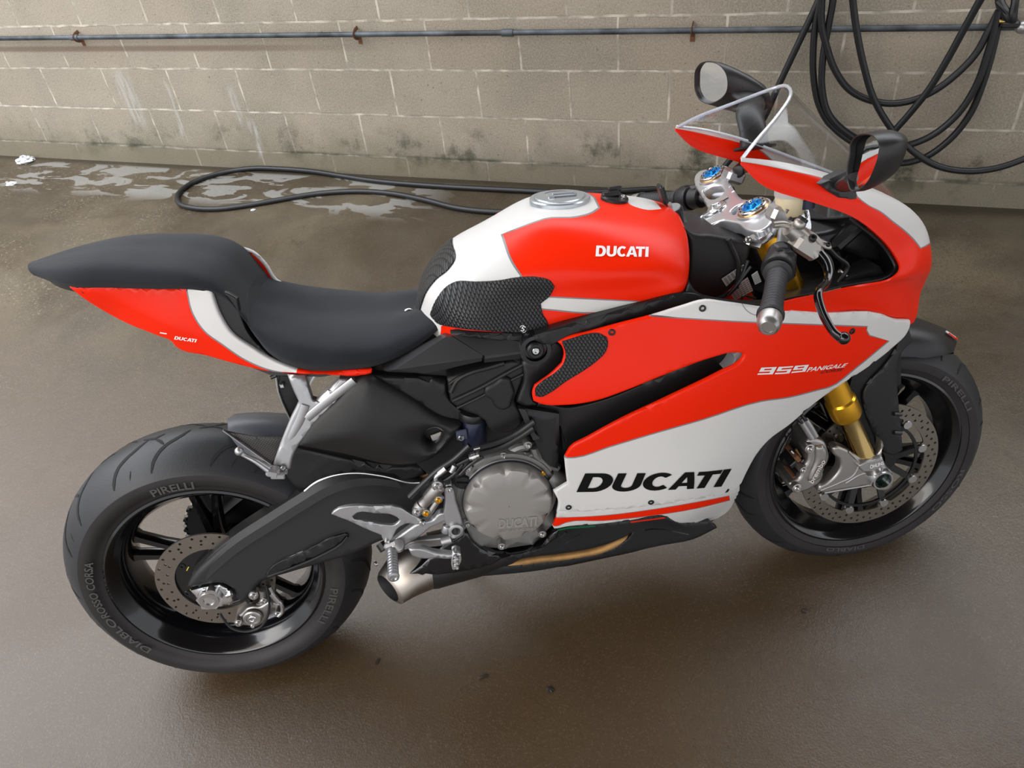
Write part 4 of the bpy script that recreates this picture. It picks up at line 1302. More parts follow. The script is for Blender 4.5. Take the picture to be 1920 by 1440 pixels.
r1 = ribbon([(1218, 592.6), (1424, 604.8), (1465, 606.2), (1627, 612.3), (1624.8, 619), (1630.5, 629), (1667, 639), (1605, 690), (1555, 726), (1535, 731), (1480, 745), (1427, 752.6), (1318.5, 786.5), (1223.8, 813.5), (1142.5, 838), (1077.5, 858), (1050, 858)], 1.15)
wtopC = wtop
side = panel('side_fairing', FS, fout, RED, BIKE, regions=[(wtop, WHT), (r1, GRY)], step=.011, roll=.004, thick=.004, auto=33, mirror=True, sm=4)
big = [(1082.5, 922), (1147, 921), (1147, 884), (1097, 887)]
def italic(name, S, quad, letters, mt, parent, lift=.0014, shear=.45):
    w, ps = word(letters, .02)
    x1 = w + shear
    f = quadmap(quad)
    m_ = lambda a, b: f((a + shear * b) / x1, b)
    return decal(name, S, [([m_(a, b) for a, b in o], [[m_(a, b) for a, b in h] for h in hs]) for o, hs in ps], mt, parent, lift)
def curved_italic(name, S, base, top, letters, mt, parent, lift=.0014, gap=.05):
    """base/top: pixel polylines of equal length along the baseline and cap line"""
    w, ps = word(letters, gap); base = np.array(base, float); top = np.array(top, float)
    def f(a, b):
        t = a / w * (len(base) - 1); i = min(int(t), len(base) - 2); q = t - i
        return tuple((base[i] * (1 - q) + base[i + 1] * q) * (1 - b) + (top[i] * (1 - q) + top[i + 1] * q) * b)
    return decal(name, S, [([f(a, b) for a, b in dens(o)], [[f(a, b) for a, b in dens(h)] for h in hs]) for o, hs in ps], mt, parent, lift)
def dens(P, n=3):
    out = []
    for i in range(len(P)):
        a, b = np.array(P[i]), np.array(P[(i + 1) % len(P)])
        for k in range(n): out.append(tuple(a + (b - a) * k / n))
    return out
curved_italic('fairing_lettering', FS, [(1080.5, 922), (1141, 921.2), (1198, 920), (1258, 917.5), (1302, 915.5), (1352, 911.5)], [(1097, 887), (1158, 887), (1212, 886.5), (1270, 885.5), (1322, 884), (1371, 878.5)], 'DUCATI', BTX, side, gap=.035)
curved_italic('number_lettering', FS, [(1419, 702), (1466, 700.5), (1509, 696)], [(1427, 688.5), (1474, 686.5), (1516, 683)], '959', WTX, side, gap=.12)
font_decal('model_lettering', FS, 'PANIGALE', [(1511, 697), (1582, 688), (1590, 680), (1517, 688)], WTX, side, bold=.02)
font_decal('model_lettering', FS, 'CORSE', [(1536, 700.5), (1577, 695), (1583, 689.5), (1542, 694.5)], RDK, side, bold=.01)
def screw(S, px, py, r, mt, parent, name='fairing_screw'):
    u, v = S.pick(px, py); p = S.at(u, v); n = normal_at(S, u, v)
    if n.dot(Vector(CB) - p) < 0: n = -n
    g = G(); g.bolt(p + n * .0015, n, r, mt); return g.obj(name, parent)
for px, py in ((1147, 623), (1317, 578), (1597.5, 621), (1066, 951), (1220.5, 941.5)): screw(FS, px, py, .0062, BLK, side)
decal('air_slit', FS, [([(1359, 923.5), (1364.5, 916), (1367, 917), (1364, 922)], [])], BTX, side)
# side grip pad
panel('side_grip_pad', FS, [(1053, 640), (1075, 633), (1100, 626), (1122, 624), (1138, 632), (1140, 645), (1134, 662), (1120, 676), (1094, 695), (1060, 716), (1030, 737), (1014, 744), (1004, 742), (1003.5, 728), (1018, 714), (1040, 699), (1055, 684), (1060.5, 665), (1056, 648)], PAD, side, step=.008, roll=.0022, thick=.002, lift=.0026, mirror='side_grip_pad')
# seam at the nose joint
decal('panel_seam', FS, [(ribbon(catmull([(1391, 569), (1397, 579), (1408, 588), (1424, 592)], 4, False), .6), [])], GRY, side, lift=.0008)

# ------------------------------------------------------------------ belly pan
BC = [(.75, .24, .120), (.95, .25, .128), (1.08, .27, .108), (1.17, .31, .108), (.60, .25, .12), (.85, .20, .095)]
for q_ in ((1020, 950), (1020, 966), (1060, 950), (1060, 962), (1131, 946), (1131, 960), (1218, 938), (1218, 951), (1306, 925), (1306, 939), (1372, 905), (1372, 922)):
    x_, z_ = FS.pick(*q_); BC.append((x_, z_, FS.W(x_, z_) - .003))
for q_ in ((1045, 985), (1131, 975), (1218, 966), (1306, 960)):
    x_, z_ = FS.pick(*q_); BC.append((x_, z_, FS.W(x_, z_) - .006))
BP = Height(BC, smooth=1e-5)
bout = [(1045, 957), (1131, 953), (1218.7, 944.5), (1306, 932), (1368, 918), (1387, 909), (1388, 913), (1378.5, 940), (1369.7, 955), (1350, 970.6), (1317, 980.5), (1288.8, 981), (1272, 981), (1247, 968.8), (1181.6, 976.5), (1116, 984), (1065.6, 987.5), (1039.4, 993), (1036, 987), (1044, 968.4)]
bred = [(1043.7, 971.7), (1131, 967), (1240.6, 953), (1328, 937.8), (1367.5, 930), (1368.6, 937.8), (1306, 953), (1218.7, 967), (1131, 976), (1061, 979.4), (1043.7, 986), (1036, 986), (1040, 972)]
belly = panel('belly_pan', BP, bout, WHT, BIKE, regions=[(ribbon(bred + bred[:1], 1.), GRY), (bred, RED)], step=.010, roll=.003, thick=.004, auto=35, mirror=True, sm=4)
decal('flag_stripe', BP, [([(1045, 990.5), (1066, 986.5), (1116, 983.2), (1116, 985.5), (1066, 989), (1046, 993)], [])], GRN, belly, lift=.003)
decal('flag_stripe', BP, [([(1181, 975.8), (1245, 967.6), (1247, 969.4), (1182, 978)], [])], RED, belly, lift=.003)

# ------------------------------------------------------------------ nose cowl (right half, with mirrored twin)
def st(*a):
    out = []
    for q in a: out.append(tuple(q) if isinstance(q, list) else tuple(L(q[0], q[1], y=q[2])))
    return out
def bulged(o, i, k, c=None):
    """outer, inner -> 4 points: centre line/extra, outer, mid bulge, inner"""
    o = np.array(o); i = np.array(i); return [tuple(o), tuple(o * .66 + i * .34 + np.array(k)), tuple(o * .3 + i * .7 + np.array(k) * .85), tuple(i)]
NS = [
    ((1389, 297, -.168), (1388, 308, -.170), (.0, -.001, 0)),
    ((1455, 304.5, -.165), (1437, 351, -.174), (.004, -.006, .002)),
    ((1530, 322.5, -.152), (1530, 381, -.180), (.008, -.010, .004)),
    ((1592, 343, -.118), (1600, 408, -.182), (.016, -.018, .006)),
    ((1655, 366, -.070), (1650, 447, -.176), (.022, -.024, .008)),
    ((1694, 397, -.045), (1676, 480, -.172), (.022, -.024, .010)),
    ((1719, 440, -.045), (1685, 505, -.180), (.018, -.022, .010)),
    ((1736, 508, -.060), (1663, 524, -.192), (.014, -.020, .012)),
    ((1722, 548, -.095), (1618, 532.5, -.200), (.006, -.012, .010)),
    ((1706, 607, -.126), (1583, 539, -.206), (.002, -.008, .004)),
    ((1640, 600, -.158), (1540, 549.5, -.216), (.0, -.004, .002)),
    ((1546, 597, -.198), (1500, 557, -.224), (.0, -.003, .001)),
    ((1462, 589, -.220), (1466, 565, -.230), (.0, -.001, 0))]
rowsN = []
for o, i, k in NS:
    rowsN.append(bulged(L(o[0], o[1], y=o[2]), L(i[0], i[1], y=i[2]), k))
NC = Loft(rowsN)
nwhite = [NC.pick(*q) for q in catmull([(1385, 290), (1455, 298), (1530, 318), (1600, 338), (1695, 372), (1720, 425), (1733, 492), (1722, 480), (1704, 450), (1676, 415), (1640, 387), (1600, 364), (1530, 338), (1470, 326), (1388, 314)], 4, True, 60)]
nwhite = pickchain(NC, [(1389, 303), (1430, 311), (1470, 320), (1530, 334), (1575, 349), (1625, 386), (1648, 398), (1670, 415), (1693, 433), (1710, 450), (1722, 466)], 4)
nl_ = nwhite[-1]; nwhite += [(nl_[0] + .2, nl_[1] * .8), (nl_[0] + .45, nl_[1] * .5), (nl_[0] + .75, nl_[1] * .2)]
nw = [(0, 0)] + [(0, nwhite[0][1])] + nwhite[1:] + [(nwhite[-1][0] + .1, 0)]
nose = panel('nose_cowl', NC, [(e_, e_), (12 - e_, e_), (12 - e_, 3 - e_), (e_, 3 - e_)], RED, BIKE, regions=[(nw, WHT), (ribbon(nwhite, .028), GRY)], uv=True, sm=1, step=.010, roll=0, thick=.004, ang=60, mirror='nose_cowl')
for px, py in ((1413, 303.5), (1524, 329), (1682, 388)):
    screw(NC, px, py, .004, BOLT, nose, 'cowl_screw')
# front of the nose between the two halves, with the lamp recess
g = G(); rows = []
for r in rowsN[4:10]:
    a = Vector(r[0]); rows.append([a, Vector((a.x + .006, a.y * .5, a.z)), Vector((a.x + .008, 0, a.z + .002)), Vector((a.x + .006, -a.y * .5, a.z)), Vector((a.x, -a.y, a.z))])
g.grid(rows, RED); g.obj('nose_front', BIKE)

# ------------------------------------------------------------------ windscreen
def ctr(px, py): return tuple(L(px, py, y=0))
tipR = tuple(L(1391, 298, y=-.166))
W0 = [tipR, tuple(L(1418, 264, y=-.140)), tuple(L(1455, 221, y=-.095)), tuple(L(1482, 180, y=-.045)), tuple(L(1474, 161, y=0))]
W1 = [tuple(L(1455, 305, y=-.163)), tuple(L(1483, 262, y=-.138)), tuple(L(1510, 232, y=-.098)), tuple(L(1524, 214, y=-.045)), ctr(1517, 208)]
W2 = [tuple(L(1530, 323, y=-.150)), tuple(L(1550, 293, y=-.125)), tuple(L(1565, 275, y=-.090)), tuple(L(1575, 262, y=-.045)), ctr(1570, 258)]
W3 = [tuple(L(1592, 343.5, y=-.116)), tuple(L(1608, 325, y=-.095)), tuple(L(1620, 315, y=-.065)), tuple(L(1628, 312, y=-.032)), ctr(1622, 310)]
W4 = [tuple(L(1655, 366.5, y=-.068)), tuple(L(1664, 362, y=-.055)), tuple(L(1670, 360, y=-.038)), tuple(L(1674, 360, y=-.018)), ctr(1670, 360)]
W5 = [tuple(L(1690, 388, y=-.045)), tuple(L(1693, 387, y=-.035)), tuple(L(1695, 386, y=-.024)), tuple(L(1696, 386, y=-.012)), ctr(1694, 386)]
WS = Loft(full([W0, W1, W2, W3, W4, W5]))
ws = panel('windscreen', WS, [(e_, e_), (5 - e_, e_), (5 - e_, 8 - e_), (e_, 8 - e_)], GLS, BIKE, uv=True, sm=1, step=.016, roll=0, thick=.003, ang=70)
g = G(); g.tube([WS.at(0, v) for v in np.linspace(0, 8, 33)], .0033, GLE, 8, 1)
g.obj('screen_edge', ws)
for sg in (-1, 1):
    g = G(); g.tube([Vector((p.x, p.y * (1 if sg < 0 else -1), p.z)) for p in [WS.at(u, 0) for u in np.linspace(0, 5, 16)]], .0016, GLE, 6, 1); g.obj('screen_edge', ws)

# ------------------------------------------------------------------ frame, engine and running gear
def prism(name, xz, y0, y1, mt, parent, bev=.004):
    """solid slab from an (x, z) outline between two y planes, with chamfered faces"""
    g = G(); n = len(xz); A = np.array(xz); c = A.mean(0)
    t = np.roll(A, -1, 0) - np.roll(A, 1, 0); t /= np.linalg.norm(t, axis=1)[:, None]; nn = np.stack([t[:, 1], -t[:, 0]], 1)
    ar = .5 * np.sum(A[:, 0] * np.roll(A[:, 1], -1) - np.roll(A[:, 0], -1) * A[:, 1])
    if ar < 0: nn = -nn
    B = A - nn * bev
    rows = [[(x, y0, z) for x, z in B], [(x, y0 + bev, z) for x, z in A], [(x, y1 - bev, z) for x, z in A], [(x, y1, z) for x, z in B]]
    g.grid(rows, mt, cv=True)
    g.f.append(list(range(n))); g.m.append(0); g.f.append(list(range(3 * n, 4 * n))[::-1]); g.m.append(0)
    return g.obj(name, parent)


def slab(name, y, outline, mt, parent=BIKE, thick=.012, roll=.004, b=0., c=0., holes=(), sm=4, auto=42, mirror=False, bulge=None, step=.012, ref=None, regions=()):
    """panel() on a flat plane y = y0 (+ slopes) traced in photo pixels"""
    x0, z0 = (0, 0)
    if b or c:
        cx = sum(p[0] for p in outline) / len(outline); cy = sum(p[1] for p in outline) / len(outline)
        q = L(cx, cy, y=y); x0, z0 = q.x, q.z
    return panel(name, Plane(y, b, c, x0, z0), outline, mt, parent, thick=thick, roll=roll, holes=holes, sm=sm, auto=auto, mirror=mirror, bulge=bulge, step=step, regions=regions)


core = prism('engine_block', [(.40, .72), (.58, .775), (.75, .785), (.98, .800), (1.02, .80), (1.08, .70), (1.155, .60), (1.08, .50), (1.06, .34), (.98, .28), (.70, .27), (.55, .36), (.50, .50), (.44, .60)], -.125, .125, DRK, BIKE, .01)
g = G()   # radiator behind the side panels, with its fins
g.box((1.06, 0, .56), (.035, .26, .30), BLK, Matrix.Rotation(radians(-18), 3, 'Y'), .004)
g.obj('radiator', BIKE)
# inner black duct seen through the side air outlet
ID = FS.shifted(-.045)
panel('inner_duct', ID, [(1010, 752), (1060, 765), (1115, 755), (1225, 712), (1335, 665), (1400, 650), (1410, 690), (1330, 730), (1225, 775), (1110, 840), (1064, 850), (1050, 800), (1000, 780)], BLK, BIKE, thick=.004, roll=.002, step=.02, mirror=True)
ID2 = FS.shifted(-.012)
panel('outlet_lip', ID2, [(1375, 665), (1384, 660), (1397, 664), (1398, 670), (1385, 684), (1362, 697), (1372, 686), (1379, 674)], GRY, side, thick=.03, roll=.002, step=.01)

# ---- upper black trims
slab('frame_cover', -.193, [(990, 634), (1040, 617), (1100, 600), (1215, 567), (1285, 549.5), (1308, 552), (1326, 562), (1280, 577), (1227, 594), (1151, 612), (1085, 630), (1046, 643), (1030, 652)], BLK, thick=.02, roll=.004, b=-.0, mirror=True, sm=3)
slab('frame_cover', -.170, [(845, 628), (870, 626), (940, 626), (1000, 628), (1045, 634), (1020, 642), (985, 646), (940, 640), (880, 634)], BLK, thick=.02, roll=.003, sm=3)
def facets(name, pts, faces, mt, parent=BIKE, back=.03, ang=14):
    P = [L(a, b, y=y) for a, b, y in pts]; g = G(); F = [list(f) for f in faces]; n = len(P)
    for i, f in enumerate(F):
        v = (P[f[1]] - P[f[0]]).cross(P[f[2]] - P[f[0]])
        if v.dot(Vector(CB) - P[f[0]]) < 0: F[i] = f[::-1]
    cnt = {(a, b) for f in F for a, b in zip(f, f[1:] + f[:1])}
    FF = F + [[b, a, a + n, b + n] for a, b in cnt if (b, a) not in cnt] + [[a + n for a in f][::-1] for f in F]
    g.add(P + [p + Vector((0, back, -.004)) for p in P], FF, mt)
    o = g.obj(name, parent, ang); return o
DG = mat('satin_charcoal_plastic', (0.030, 0.030, 0.032), .36)
facets('seat_side_cover', [(719, 694, -.152), (836, 631.5, -.150), (847, 630.5, -.150), (905, 666, -.182), (904, 671, -.186), (740, 693, -.170), (903, 677, -.180), (800, 700, -.168), (727, 697, -.156)],
       [(0, 1, 5), (1, 2, 3, 5), (5, 3, 4), (0, 5, 8), (5, 4, 6, 7), (8, 5, 7)], DG)
facets('seat_side_cover', [(848, 629.5, -.150), (909, 631, -.160), (985, 642, -.176), (979, 659, -.190), (978, 663, -.192), (909, 668, -.184), (909, 673, -.186), (975, 673, -.182), (908, 680, -.176)],
       [(0, 1, 5), (1, 2, 3, 5), (5, 3, 4, 6), (6, 4, 7, 8)], DG)
g = G(); p = L(1003.5, 655, y=-.186)
g.lathe(p + Vector((0, .03, 0)), (0, -1, 0), [(0, .030), (.03, .030), (.036, .028), (.036, .021), (.028, .020), (.028, .001)], GBK, 40)
g.lathe(p, (0, -1, 0), [(0, .016), (.006, .016), (.009, .013), (.009, .008), (.004, .0075), (.004, .001)], BLK, 30)
g.obj('pivot_cap', BIKE)
g = G(); g.bolt(p + Vector((0, -.008, 0)), (0, -1, 0), .0068); g.obj('pivot_bolt', BIKE)
slab('main_frame', -.168, [(978, 676), (1012, 676), (1024, 668), (1030, 640), (1047, 642), (1057, 650), (1058, 664), (1052, 684), (1030, 702), (1002, 724), (997, 738), (1000, 753), (1010, 760), (985, 764), (969, 756), (972, 745), (982, 715)], BLK, thick=.03, roll=.006, sm=3)
slab('frame_rear_panel', -.140, [(700, 705), (758, 707), (838, 710), (842, 745), (861, 766), (902, 788), (872, 796), (829, 785), (795, 765), (750, 735)], BLK, thick=.02, roll=.006, b=.10, sm=3, mirror=True)
# belt cover with raised ribs
bc = slab('belt_cover', -.158, [(838, 709), (870, 698), (920, 683), (984, 674), (984, 700), (975, 728), (965, 752), (984, 788), (966, 808), (932, 815), (918, 806), (909, 790), (861, 767), (845, 755), (841, 730)], MBK, thick=.03, roll=.006, sm=3)
g = G()
def px_tube(g, P, y, r, mt, n=8, sm=5, flat=None): g.tube([L(a, b, y=y) for a, b in P], r, mt, n, sm, flat=flat, up=(0, -1, 0))
px_tube(g, [(849, 752), (900, 728), (950, 700), (984, 682)], -.160, .0042, MBK, flat=(1, .8))
px_tube(g, [(857, 765), (905, 742), (960, 712), (981, 702)], -.160, .0030, MBK)
px_tube(g, [(845, 735), (858, 712), (885, 698), (915, 690), (945, 681)], -.160, .005, MBK)
px_tube(g, [(842, 720), (862, 706), (890, 695)], -.160, .003, MBK)
g.obj('cover_ribs', bc)
slab('clover_cap', -.166, [(908, 733), (930, 716), (942, 708), (958, 712), (962, 724), (966, 738), (962, 750), (958, 764), (944, 771), (930, 766), (921, 752), (910, 744)], MBK, bc, thick=.010, roll=.007, sm=5, auto=120)
# big side shield with its access hole
shield = slab('side_shield', -.150, [(690, 704), (722, 718), (768, 744), (829, 785), (868, 795), (860, 812), (848, 826), (828, 850), (796, 869), (760, 875), (717, 872), (652, 856), (600, 846), (552, 838), (562, 818), (585, 788), (625, 752), (665, 714)], MBK, thick=.05, roll=.012, holes=[[(795, 822), (803, 810), (818, 806), (830, 812), (826, 824), (814, 836), (800, 833)]], bulge=(.022, .08), sm=4, step=.012, auto=70)
g = G(); px_tube(g, [(810, 820), (829, 813)], -.125, .010, BOLT, 10, 1); g.obj('shield_bolt', shield)
slab('splash_guard', -.100, [(545, 836), (600, 848), (660, 862), (735, 876), (790, 872), (800, 892), (740, 905), (680, 890), (600, 905), (560, 925), (525, 880)], BLK, thick=.03, roll=.006, sm=3, mirror=True)
# lower deflectors
slab('heat_deflector', -.178, [(972, 766), (985, 768), (1049, 778), (1049, 838), (1047, 881), (1030, 875), (1017, 862), (1001, 824), (985, 795)], BLK, thick=.012, roll=.004, sm=1)
g = G(); P_ = [L(a, b, y=y) for a, b, y in ((972, 766, -.180), (985, 768, -.186), (1003, 812, -.186), (1012, 822, -.184), (1000, 826, -.178))]
g.add(P_, [[0, 1, 2, 3, 4]], DG); g.obj('deflector_facet', BIKE)
slab('heat_deflector', -.150, [(1058, 770), (1150, 768), (1160, 790), (1120, 812), (1080, 840), (1056, 846), (1052, 800)], BLK, thick=.02, roll=.004, sm=1)

# ---- engine
g = G()
slab('crankcase', -.140, [(905, 846), (945, 832), (985, 826), (1005, 830), (1022, 862), (1060, 895), (1060, 912), (1038, 925), (1040, 985), (1000, 1025), (900, 1030), (860, 1000), (850, 960), (862, 900), (880, 868)], ENG, thick=.02, roll=.008, sm=2)
CL = L(954, 947, y=-.196); Rr = (L(1040, 947, y=-.19) - L(868, 947, y=-.19)).length / 2
ec = G()
cx, cz = CL.x, CL.z - .005
C0 = Vector((cx, 0, cz))
ec.lathe(C0 + Vector((0, -.125, 0)), (0, -1, 0), [(0, Rr * 1.16), (.030, Rr * 1.14), (.036, Rr * 1.10), (.036, Rr * 1.02), (.040, Rr * 1.0), (.045, Rr * .9)], ENG, 72)
eco = ec.obj('clutch_housing', BIKE)
g = G()
prof = []
N = 90
def covring(y, r, notch=0):
    row = []
    for j in range(N):
        t = 2 * pi * j / N; q = r
        if notch:
            d = abs(((t + .2) * 9 / (2 * pi)) % 1 - .5); q = r - notch * max(0, 1 - (d / .13) ** 2) ** .5 if d < .13 else r
        row.append(C0 + Vector((q * cos(t), y, q * sin(t))))
    return row
g.grid([covring(-.160, Rr * .985), covring(-.172, Rr * .985), covring(-.182, Rr * .965, .004), covring(-.190, Rr * .93, .008), covring(-.193, Rr * .90, .010), covring(-.194, Rr * .86, .010), covring(-.1945, Rr * .5), covring(-.1945, .001)], COV, cv=True)
cov = g.obj('clutch_cover', eco, 28)
CP = Plane(-.1945)
font_decal('cover_lettering', CP, 'DUCATI', [(934, 991.5), (1006, 985.5), (1007, 967.5), (935, 973.5)], mat('raised_cover_lettering', (.40, .38, .355), .36, metal=.6), cov, lift=.0012, bold=.05)
font_decal('cover_lettering', CP, 'CORSE RACING', [(934, 998), (1004, 992), (1004.5, 987.5), (934, 993.5)], mat('raised_cover_lettering', (.40, .38, .355), .36), cov, lift=.001, bold=.02)
g = G(); g.lathe(C0 + Vector((0, -.168, 0)), (0, -1, 0), [(0, Rr * .992), (.006, Rr * .992)], NAV, 60, caps=False)
a0 = .55; p = C0 + Vector((cos(a0) * Rr * 1.0, -.1715, sin(a0) * Rr * 1.0)); g.box(p, (.006, .004, .010), GLD, Matrix.Rotation(-a0, 3, 'Y'), .001)
g.obj('cover_band', cov)
# housing bolts and bosses
def eb(px, py, y, r, boss=0, name='housing_bolt'):
    p = L(px, py, y=y); g = G()
    if boss: g.cyl(p + Vector((0, boss, 0)), p, r * 1.7, ENG, n=16, bev=.0015)
    g.bolt(p + Vector((0, -.003, 0)), (0, -1, 0), r); g.obj(name, eco)
for px, py, y, bo in ((990, 835.5, -.160, .03), (944, 856, -.160, .03), (984, 881, -.172, .03), (902, 901, -.172, .03), (878, 879, -.165, .03), (877, 983.5, -.172, .03), (941, 1025.5, -.160, .02), (1017, 1002.5, -.165, .02), (858, 926, -.150, .01)): eb(px, py, y, .0052, bo)
g = G()   # casting webs and ribs over the cover
for P in ([(944, 858), (960, 845), (975, 838), (990, 836)], [(984, 882), (980, 862), (985, 845)], [(903, 902), (905, 885), (898, 870), (880, 878)], [(910, 868), (916, 880)], [(920, 861), (925, 874)], [(878, 880), (868, 910), (862, 950), (866, 975)]):
    px_tube(g, P, -.148, .009, ENG, 8, 4)
for P in ([(1003, 838), (1010, 860), (1030, 880)], [(1012, 835), (1022, 856), (1045, 878)], [(990, 850), (1000, 870), (1018, 890)]):
    px_tube(g, P, -.150, .010, ENG, 8, 4)
g.tube([L(1030, 890, y=-.15), L(1050, 905, y=-.155)], .022, ENG, 12, 3)
g.obj('casting_ribs', eco)
g = G(); p = L(868, 905, y=-.165); g.lathe(p + Vector((0, .02, 0)), (0, -1, 0), [(0, .019), (.014, .019), (.016, .016), (.022, .014), (.022, .001)], MBK, 24); g.box(p + Vector((0, -.003, 0)), (.028, .008, .006), MBK, Matrix.Rotation(radians(15), 3, 'Y'), .002); g.obj('oil_cap', eco)
g = G()   # dark parts above the housing: hose clamp, bracket, loom
p = L(888, 803, y=-.13); g.cyl(p + Vector((-.004, 0, -.035)), p + Vector((.004, 0, .025)), .024, NAV, bev=.003); g.cyl(p + Vector((0, 0, .022)), p + Vector((.004, 0, .04)), .027, BLK, bev=.004)
g.obj('coolant_joint', BIKE)
g = G(); g.bolt(L(865, 822, y=-.155), (0, -1, 0), .006); p = L(866, 815, y=-.150); g.box(p, (.022, .006, .022), mat('blued_steel', (.12, .14, .2), .35, metal=.6), bev=.002); g.obj('hose_clamp', BIKE)
g = G(); g.cyl(L(800, 862, y=-.06), L(812, 905, y=-.06), .030, BRZ, bev=.003); px_tube(g, [(806, 850), (812, 862), (808, 872)], -.10, .0022, BOLT, 6, 4); px_tube(g, [(812, 868), (820, 885)], -.11, .005, BOLT, 8, 1); g.obj('exhaust_joint', BIKE)
g = G()
for P, r in (([(1002, 790), (965, 815), (930, 830), (900, 838)], .0062), ([(1000, 802), (970, 822), (935, 840), (900, 850)], .0062), ([(880, 835), (850, 862), (820, 882), (795, 905), (768, 932)], .006), ([(895, 852), (868, 866), (838, 882)], .0045), ([(868, 870), (850, 890), (830, 902), (800, 903)], .0040), ([(905, 856), (880, 872), (862, 890)], .004)):
    px_tube(g, P, -.19, r, BHS, 10, 5)
g.obj('brake_hoses', BIKE)
g = G()
for P, r in (([(880, 858), (898, 852)], .0065), ([(884, 857), (892, 854)], .0085), ([(824, 888), (836, 878)], .0065), ([(816, 902), (817, 894), (826, 886)], .0042), ([(846, 884), (853, 872)], .006), ([(900, 839), (888, 842)], .003)):
    px_tube(g, P, -.195, r, BOLT, 12, 2)
g.obj('hose_fittings', BIKE)

# ---- swingarm
SAo = [(348, 1107), (352, 1094), (362, 1078), (387, 1053), (433, 1013), (500, 969), (560, 931), (600, 907), (640, 892), (687, 886), (740, 892), (793, 903), (830, 915), (845, 940), (835, 965), (782, 1000), (740, 1010), (713, 1018), (667, 1040), (600, 1060), (533, 1080), (491, 1094), (476, 1110), (462, 1130), (449, 1137), (440, 1122), (436, 1108), (416, 1097), (385, 1100)]
sw = slab('swingarm', -.112, SAo, SWG, thick=.045, roll=.012, c=.10, sm=3, auto=45, mirror=True)
slab('recess_shade', -.118, [(498, 1078), (508, 1064), (530, 1050), (580, 1028), (625, 1006), (650, 1000), (654, 1006), (640, 1018), (600, 1040), (545, 1064), (505, 1081)], GBK, sw, thick=.006, roll=.002, c=.1, sm=4)  # slightly raised dark panel painting the shade of the arm's groove
g = G(); px_tube(g, [(502, 1081), (550, 1064), (610, 1038), (640, 1020), (652, 1006)], -.121, .0022, SWG, 8, 4); px_tube(g, [(503, 1072), (515, 1060), (560, 1040), (620, 1010), (648, 1001)], -.120, .0015, SWG, 8, 4); g.obj('recess_edge', sw)
g = G()
g.box((.46, 0, .47), (.12, .16, .09), SWG, bev=.02); g.cyl((.50, -.12, .465), (.50, .12, .465), .035, BLK, bev=.004)
g.obj('swingarm_bridge', BIKE)
g = G()   # upper skin facet that catches the light
FPs = [(362, 1078), (387, 1053), (433, 1013), (500, 969), (560, 931), (600, 907), (640, 892), (687, 886), (740, 892)]
rows = []
for a, b in catmull(FPs, 4, False, 90):
    p = L(a, b, y=-.100); rows.append([p + Vector((0, .035, .006)), p + Vector((0, .0, .0045)), p + Vector((.004, -.0125, -.006)), p + Vector((.010, -.0165, -.022))])
g.grid(rows, SWG); g.obj('swingarm_skin', sw)
# brake pipe bright line over the arm
g = G(); px_tube(g, [(571, 921), (590, 906), (620, 893), (660, 887), (720, 893), (770, 905), (800, 904)], -.130, .0022, BOLT, 8, 5); g.obj('brake_line', BIKE)
# chain adjuster, axle nut
g = G(); p = L(393, 1124, y=-.125)
pl = [(357, 1109), (380, 1103), (412, 1098), (425, 1104), (432, 1112), (437, 1125), (435, 1134), (415, 1138), (400, 1142), (379, 1146), (376, 1140), (380, 1132), (371, 1127), (366, 1118)]
adj = slab('chain_adjuster', -.118, pl, ALM, BIKE, thick=.014, roll=.002, sm=1, step=.01)
g.lathe(p + Vector((0, .01, 0)), (0, -1, 0), [(0, .0235), (.008, .0235), (.010, .021), (.016, .020), (.016, .0115), (.006, .011), (.006, .001)], ALU, 36)
g.lathe(p, (0, -1, 0), [(.0, .027), (.003, .027)], ALM, 6)
g.obj('axle_nut', adj)
g = G(); g.cyl(L(424, 1117, y=-.122), L(437, 1111, y=-.122), .0055, BOLT, bev=.001); g.cyl(L(431, 1113, y=-.122), L(436, 1111, y=-.122), .009, BOLT, n=6, bev=.001); g.cyl(L(436, 1130, y=-.12), L(452, 1124, y=-.12), .003, BLK); g.obj('adjuster_screw', adj)
g = G(); g.cyl((0, -.13, .324), (0, .11, .324), .0125, BOLT, n=24); g.obj('rear_axle', rw)

# ---- rear caliper
cal = slab('rear_caliper', -.112, [(441, 1160), (452, 1152), (462, 1142), (474, 1138), (488, 1138), (503, 1128), (512, 1134), (505, 1146), (500, 1160), (492, 1170), (478, 1178), (462, 1174), (450, 1172), (444, 1168)], ALU, BIKE, thick=.05, roll=.005, sm=3)
g = G(); p = L(474, 1157, y=-.116)
g.lathe(p, (0, -1, 0), [(0, .021), (.005, .020), (.007, .017), (.007, .013), (.005, .012), (.005, .001)], ALU, 30); g.tube([p + Vector((.008 * cos(t) * (1 - .05 * i), -.0065, .008 * sin(t) * (1 - .05 * i))) for i, t in enumerate(np.linspace(.3, 5.4, 9))], .0016, ALM, 6, 3)
g.obj('caliper_cap', cal)
for a, b, r in ((447, 1169, .007), (474, 1174, .0045), (494, 1128, .0065), (475, 1118, .008), (520, 1152, .0055)):
    g = G(); q = L(a, b, y=-.124); g.cyl(q + Vector((0, .02, 0)), q, r * 1.3, ALU, n=16, bev=.001); g.bolt(q + Vector((0, -.002, 0)), (0, -1, 0), r); g.obj('caliper_bolt', cal)
g = G(); g.tube([L(493, 1105, y=-.115), L(494, 1125, y=-.115)], [.009, .007], ALU, 12, 1); 
slabP = [(478, 1135), (485, 1122), (502, 1120), (508, 1128), (530, 1135), (526, 1142), (505, 1140)]
g.obj('caliper_stem', cal)
slab('caliper_bracket', -.105, slabP, ALU, cal, thick=.012, roll=.003, sm=2)
